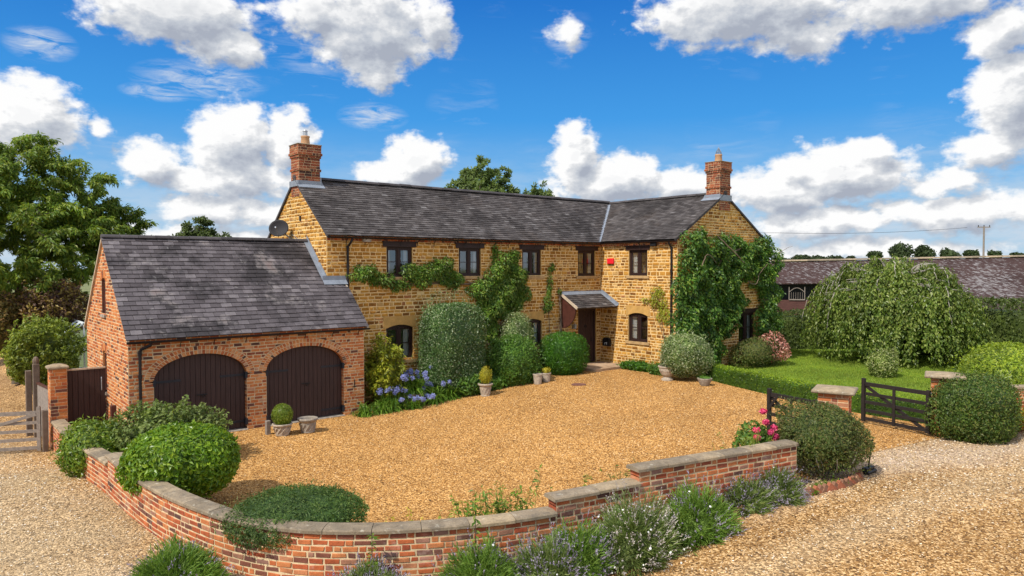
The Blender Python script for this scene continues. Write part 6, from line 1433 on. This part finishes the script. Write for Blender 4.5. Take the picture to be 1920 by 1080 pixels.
foliage_shrub('bronze_shrub', 'mixed bronze and green shrub at the left edge of the picture', (-1.75, 11.6, 2.0), (1.0, 1.1, 1.2), 5200, .12, .06, L_BRONZE, 213, zb=-.2)
foliage_shrub('field_bush', 'dark low bush far along the left track', (-2.6, 22.0, .5), (1.6, 1.4, 1.0), 2500, .16, .09, L_FARH, 214, zb=-.2)

def weeping_tree():
    c = np.array([26.65, -5.85, .33]); g = thing('weeping_tree', 'broad weeping tree with a dome of hanging branches on the lawn', 'tree', tuple(c)); rs = RS(221)
    H, Rr = 4.05, 2.95; m = MB(); m.tube([c+np.array([.1*math.sin(a*3), 0, a*3.0]) for a in np.linspace(0, 1, 8)], np.linspace(.17, .11, 8), 8)
    P, N, T = [], [], []; lm = MB()
    prof = lambda q: H*(1-.16*q**2-.42*max(0, q-.45)**1.5)
    nst = 1150
    for i in range(nst):
        a = rs.uniform(0, 6.283); q = math.sqrt(rs.random())*1.0; q = max(.12, q); rr = Rr*(1+.09*math.sin(3*a+1)+.05*math.sin(7*a)); x0 = q*rr*.93
        zt = prof(q)*(1+.05*math.sin(5*a+q*6)+.04*math.sin(9*a-q*11))-rs.uniform(0, .25); drop = rs.uniform(.55, 1.0)*(zt-.10-.28*(.5+.5*math.sin(11*a)))*(1 if q > .6 else rs.uniform(.3, .75))
        e = x0+rs.uniform(.05, .55)*(.5+.5*q); k = int(14+drop*20); t = np.sort(rs.random(k))[:, None]
        pr = x0+(e-x0)*(1-(1-t)**2); z = zt-drop*t**1.15; aa = a+.12*np.sin(t*3+i)*(1-q*.5)
        B = c+np.concatenate([pr*np.cos(aa), pr*np.sin(aa), z], 1)
        o = np.tile([[math.cos(a), math.sin(a), .25]], (k, 1)); P.append(B+rs.normal(0, .055, B.shape)); N.append(o); T.append(np.tile([[math.cos(a)*.3, math.sin(a)*.3, -1.0]], (k, 1)))
        if i % 9 == 0:
            tt = np.linspace(0, 1, 9)[:, None]; p0 = c+np.array([0, 0, 2.7+rs.uniform(-.4, .3)]); p1 = c+np.array([.55*x0*math.cos(a), .55*x0*math.sin(a), zt+.12]); p2 = B[0]; C = (1-tt)**2*p0+2*tt*(1-tt)*p1+tt*tt*p2; m.tube(C, np.linspace(.045, .010, 9), 5, 0, False)
        if i % 22 == 0: 
            tt = np.linspace(0, 1, 8)[:, None]; pr = x0+(e-x0)*(1-(1-tt)**2); C = c+np.concatenate([(pr+.06)*math.cos(a), (pr+.06)*math.sin(a), zt-drop*.6*tt**1.15], 1); m.tube(C+rs.normal(0, .03, C.shape), np.linspace(.020, .006, 8), 4, 0, False)
    m.build('trunk', PALEBARK, g)
    lm.leaves(np.concatenate(P), nrm(np.concatenate(N)), .125, .072, rs, .55, .3, np.concatenate(T), .55); lm.build('crown', L_WEEP, g)
weeping_tree()

# ------------------------------------------------------------------ far side: barn, trees, pole, greenhouse
def barn():
    a = np.array((49.5, 16.2)); b = np.array((69.0, -12.3)); L = np.linalg.norm(b-a); d = (b-a)/L; n = np.array([d[1], -d[0]]); n = n if n @ (np.array(CAM[:2])-a) > 0 else -n
    g = thing('barn', 'long low barn with a lichen spotted corrugated roof and timber stable front', 'barn', (a[0], a[1], .3))
    rz = lambda s: 4.50+.34*s/20.0; p = lambda s, o, z: (*(a+d*s+n*o), z)
    s1 = 8.2; U = lambda s, o: p(s, o, rz(s)-.47*o)
    def slope(s0, s2, o, name):
        m = MB(); k = max(1, int((s2-s0)/.35))
        for i in range(k):
            q0, q1 = s0+(s2-s0)*i/k, s0+(s2-s0)*(i+1)/k
            for j in range(5):
                o0, o1 = o*j/5, o*(j+1)/5; m.add([U(q0, o0), U(q1, o0), U(q1, o1), U(q0, o1)], [(0, 1, 2, 3)])
            e = np.array([0, 0, -.08]); m.add([np.array(U(q0, o)), np.array(U(q1, o)), np.array(U(q1, o))+e, np.array(U(q0, o))+e], [(0, 1, 2, 3)])
        r_ = m.build(name, BARNROOF, g); r_.rotation_euler = (0, 0, 0); return r_
    slope(-1, s1, 3.6, 'roof'); slope(s1, L, 7.6, 'roof')
    m = MB(); m.add([p(-1, 0, rz(-1)), p(L, 0, rz(L)), p(L, -5, rz(L)-2.3), p(-1, -5, rz(-1)-2.3)], [(0, 1, 2, 3)]); m.build('roof', BARNROOF, g)
    m = MB(); ridge_tiles(m, p(-1, 0, rz(-1)+.05), p(L, 0, rz(L)+.05), RS(2), .16, .9); m.build('ridge_tile', COPING, g)
    m = MB(); m.add([p(-1, 3.3, .2), p(s1, 3.3, .2), p(s1, 3.3, 1.55), p(-1, 3.3, 1.55)], [(0, 1, 2, 3)]); m.add([p(-1, -5, .2), p(L, -5, .2), p(L, -5, 2.4), p(-1, -5, 2.4)], [(0, 1, 2, 3)]); m.add([p(s1, 7.2, .2), p(L, 7.2, .2), p(L, 7.2, 1.3), p(s1, 7.2, 1.3)], [(0, 1, 2, 3)]); m.add([p(-1, 3.3, .2), p(-1, -5, .2), p(-1, -5, 2.2), p(-1, 0, 4.4), p(-1, 3.3, 2.8)], [(0, 1, 2, 3, 4)])
    m.build('wall', BARNWOOD, g)
    m = MB(); m.add([p(-1, 1.5, .2), p(s1, 1.5, .2), p(s1, 1.5, 3.6), p(-1, 1.5, 3.6)], [(0, 1, 2, 3)]); m.build('wall', IRON, g)  # black inner sheet: darkness of the open stable front put into the colour
    for s in (.3, 3.3, 5.12, 7.6): m = MB(); m.bar(p(s, 3.35, .2), p(s, 3.35, 2.85), .16, .16); m.build('post', OLDWOOD if s == 3.3 else BRACKET, g)
    m = MB(); w0, w1 = 3.72, 4.86
    for s in np.linspace(w0, w1, 8): m.bar(p(s, 3.36, 1.55), p(s, 3.36, 2.15), .02, .02, upv=(*d, 0))
    for s in (w0, w1): m.bar(p(s, 3.36, 1.55), p(s, 3.36, 2.6), .07, .05, upv=(*d, 0))
    m.bar(p(w0, 3.36, 1.58), p(w1, 3.36, 1.58), .06, .08); m.tube([p(w0+(w1-w0)*t, 3.37, 2.15+.35*math.sin(t*math.pi)) for t in np.linspace(0, 1, 11)], .03, 4); m.build('stable_grille', GREYWOOD, g)
BARNWOOD = plain('dark_red_barn_boards', (.085, .035, .028), .8, 2, .3, .3, 6, stretch=(1, 1, 6))
barn()
def far_tree(u, zt, zb, w, seed, D=300.0, lab='distant round topped tree on the skyline beyond the barn', grp='skyline trees beyond the barn'):
    q = fw + rt*(u-960)/1355.11; x, y = CAM.x+q.x*D, CAM.y+q.y*D; k = D/1355.11; rs = RS(seed); zt, zb = CAM.z+(500-zt)*k, CAM.z+(500-zb)*k; W_ = w*k/2; h = zt-zb
    g = thing('skyline_tree', lab, 'tree', (x, y, .3), grp)
    m = MB(); P = []; N = []
    for j in range(9):
        c = np.array([x, y, zb+h*.56])+np.clip(rs.normal(size=3), -1.2, 1.2)*np.array([W_*.36, W_*.36, h*.16]); a, b = shell(c, (W_*.46, W_*.46, h*.27), 130, rs, 2, .2, 12, .3); P.append(a); N.append(b)
    m.blob((x, y, zb+h*.54), (W_*.62, W_*.62, h*.32), seed, .2)
    m.leaves(np.concatenate(P), np.concatenate(N), .0035*D, .0026*D, rs, .6, .1); m.build('crown', L_FAR, g)
    t = MB(); t.tube([(x, y, .2), (x, y, zb+h*.4)], .0016*D, 6); t.build('trunk', BARK, g)
for i, (u, a, b, w, lab) in enumerate([(1640, 473, 494, 28, 'small skyline tree left of the tallest one'), (1686, 457, 494, 42, 'tallest and darkest round tree on the skyline over the weeping tree'), (1731, 461, 494, 40, 'second tallest skyline tree, close to the right of the tallest'), (1777, 467, 494, 38, 'broad skyline tree midway between the tallest and the utility pole'), (1822, 471, 492, 32, 'skyline tree just left of the utility pole'), (1864, 472, 490, 30, 'skyline tree just right of the utility pole'), (1908, 476, 490, 28, 'low skyline tree at the right edge')]):
    far_tree(u, a, b, w, 230+i, 300, lab)
for i, (u, a, b, w, lab) in enumerate([(1500, 479, 500, 46, 'bushy low tree close to the creeper on the skyline'), (1535, 481, 500, 50, 'low flat skyline tree, second from the creeper'), (1572, 481, 500, 34, 'thin dark skyline tree above the stable front'), (1596, 481, 500, 24, 'last of the low skyline trees before the gap over the barn'), (1470, 483, 503, 40, 'low tree half hidden behind the gable creeper')]):
    far_tree(u, a, b, w, 250+i, 160, lab)
def pole():
    q = fw + rt*(1843-960)/1355.11; D = 110; x, y = CAM.x+q.x*D, CAM.y+q.y*D
    g = thing('utility_pole', 'tall wooden utility pole with a short crossarm behind the barn', 'utility pole', (x, y, .3)); zt = CAM.z+(500-426)*D/1355.11
    m = MB(); m.tube([(x, y, .3), (x, y, zt)], [.17, .12], 8); m.build('shaft', GREYWOOD, g)
    m = MB(); r_ = np.array(rt); m.bar(np.array((x, y, zt-.12))-r_*.95, np.array((x, y, zt-.12))+r_*.95, .12, .14); m.build('crossarm', GREYWOOD, g)
    for s in (-.85, 0, .85): m = MB(); m.lathe(np.array((x, y, zt-.05))+r_*s, [(.05, 0), (.07, .06), (.07, .18), (.03, .26)], 8); m.build('insulator', IRON, g)
    q2 = fw + rt*(1440-960)/1355.11; D2 = 95; e = np.array((CAM.x+q2.x*D2, CAM.y+q2.y*D2, CAM.z+(500-437)*D2/1355.11)); s0 = np.array((x, y, zt-.02))-r_*.85; t = np.linspace(-.9, 1.6, 40)[:, None]
    e2 = s0+(e-s0)*t; e2[:, 2] -= (1-(2*np.clip(t[:, 0], 0, 1)-1)**2)*.45
    m = MB(); m.tube(e2[t[:, 0] >= 0], .022, 4); tag(m.build('overhead_cable', IRON, None, tuple(s0)), 'thin overhead cable running left from the utility pole across the sky', 'cable')
pole()
def greenhouse():
    g = thing('greenhouse', 'small white framed greenhouse half hidden behind the garage gable', 'greenhouse', (.5, 10.3, -.15)); x0, x1, y0, y1, z0, ze, zr = -.35, 1.45, 9.3, 11.4, -.15, 1.65, 2.3
    m = MB(); b = lambda p, q, w=.05: m.bar(p, q, w, w, upv=(0, 1, .01) if abs(p[2]-q[2]) > .3 and abs(p[0]-q[0]) < .01 else (0, 0, 1))
    for x in (x0, x1):
        for y in np.linspace(y0, y1, 4): b((x, y, z0), (x, y, ze))
        b((x, y0, ze), (x, y1, ze), .07); b((x, y0, z0+.3), (x, y1, z0+.3))
    xm = (x0+x1)/2
    for y in np.linspace(y0, y1, 4):
        b((x0, y, ze), (xm, y, zr)); b((x1, y, ze), (xm, y, zr))
    for y in (y0, y1):
        for x in (x0+.45, xm, x1-.45): b((x, y, z0), (x, y, zr-abs(x-xm)*.7))
        b((x0, y, z0+.7), (x1, y, z0+.7)); b((x0, y, ze), (x1, y, ze))
    b((xm, y0, zr), (xm, y1, zr), .06); m.bar((x0+.47, y0-.03, z0+.1), (xm-.02, y0-.03, ze-.1), .035, .03); m.build('frame', WHITEPAINT, g)
    m = MB(); q = lambda *v: m.add(v, [tuple(range(len(v)))])
    for x in (x0, x1): q((x, y0, z0), (x, y1, z0), (x, y1, ze), (x, y0, ze))
    for y in (y0, y1): q((x0, y, z0), (x1, y, z0), (x1, y, ze), (xm, y, zr), (x0, y, ze))
    q((x0, y0, ze), (x0, y1, ze), (xm, y1, zr), (xm, y0, zr)); q((x1, y0, ze), (x1, y1, ze), (xm, y1, zr), (xm, y0, zr)); m.build('glazing', GHGLASS, g)
greenhouse()
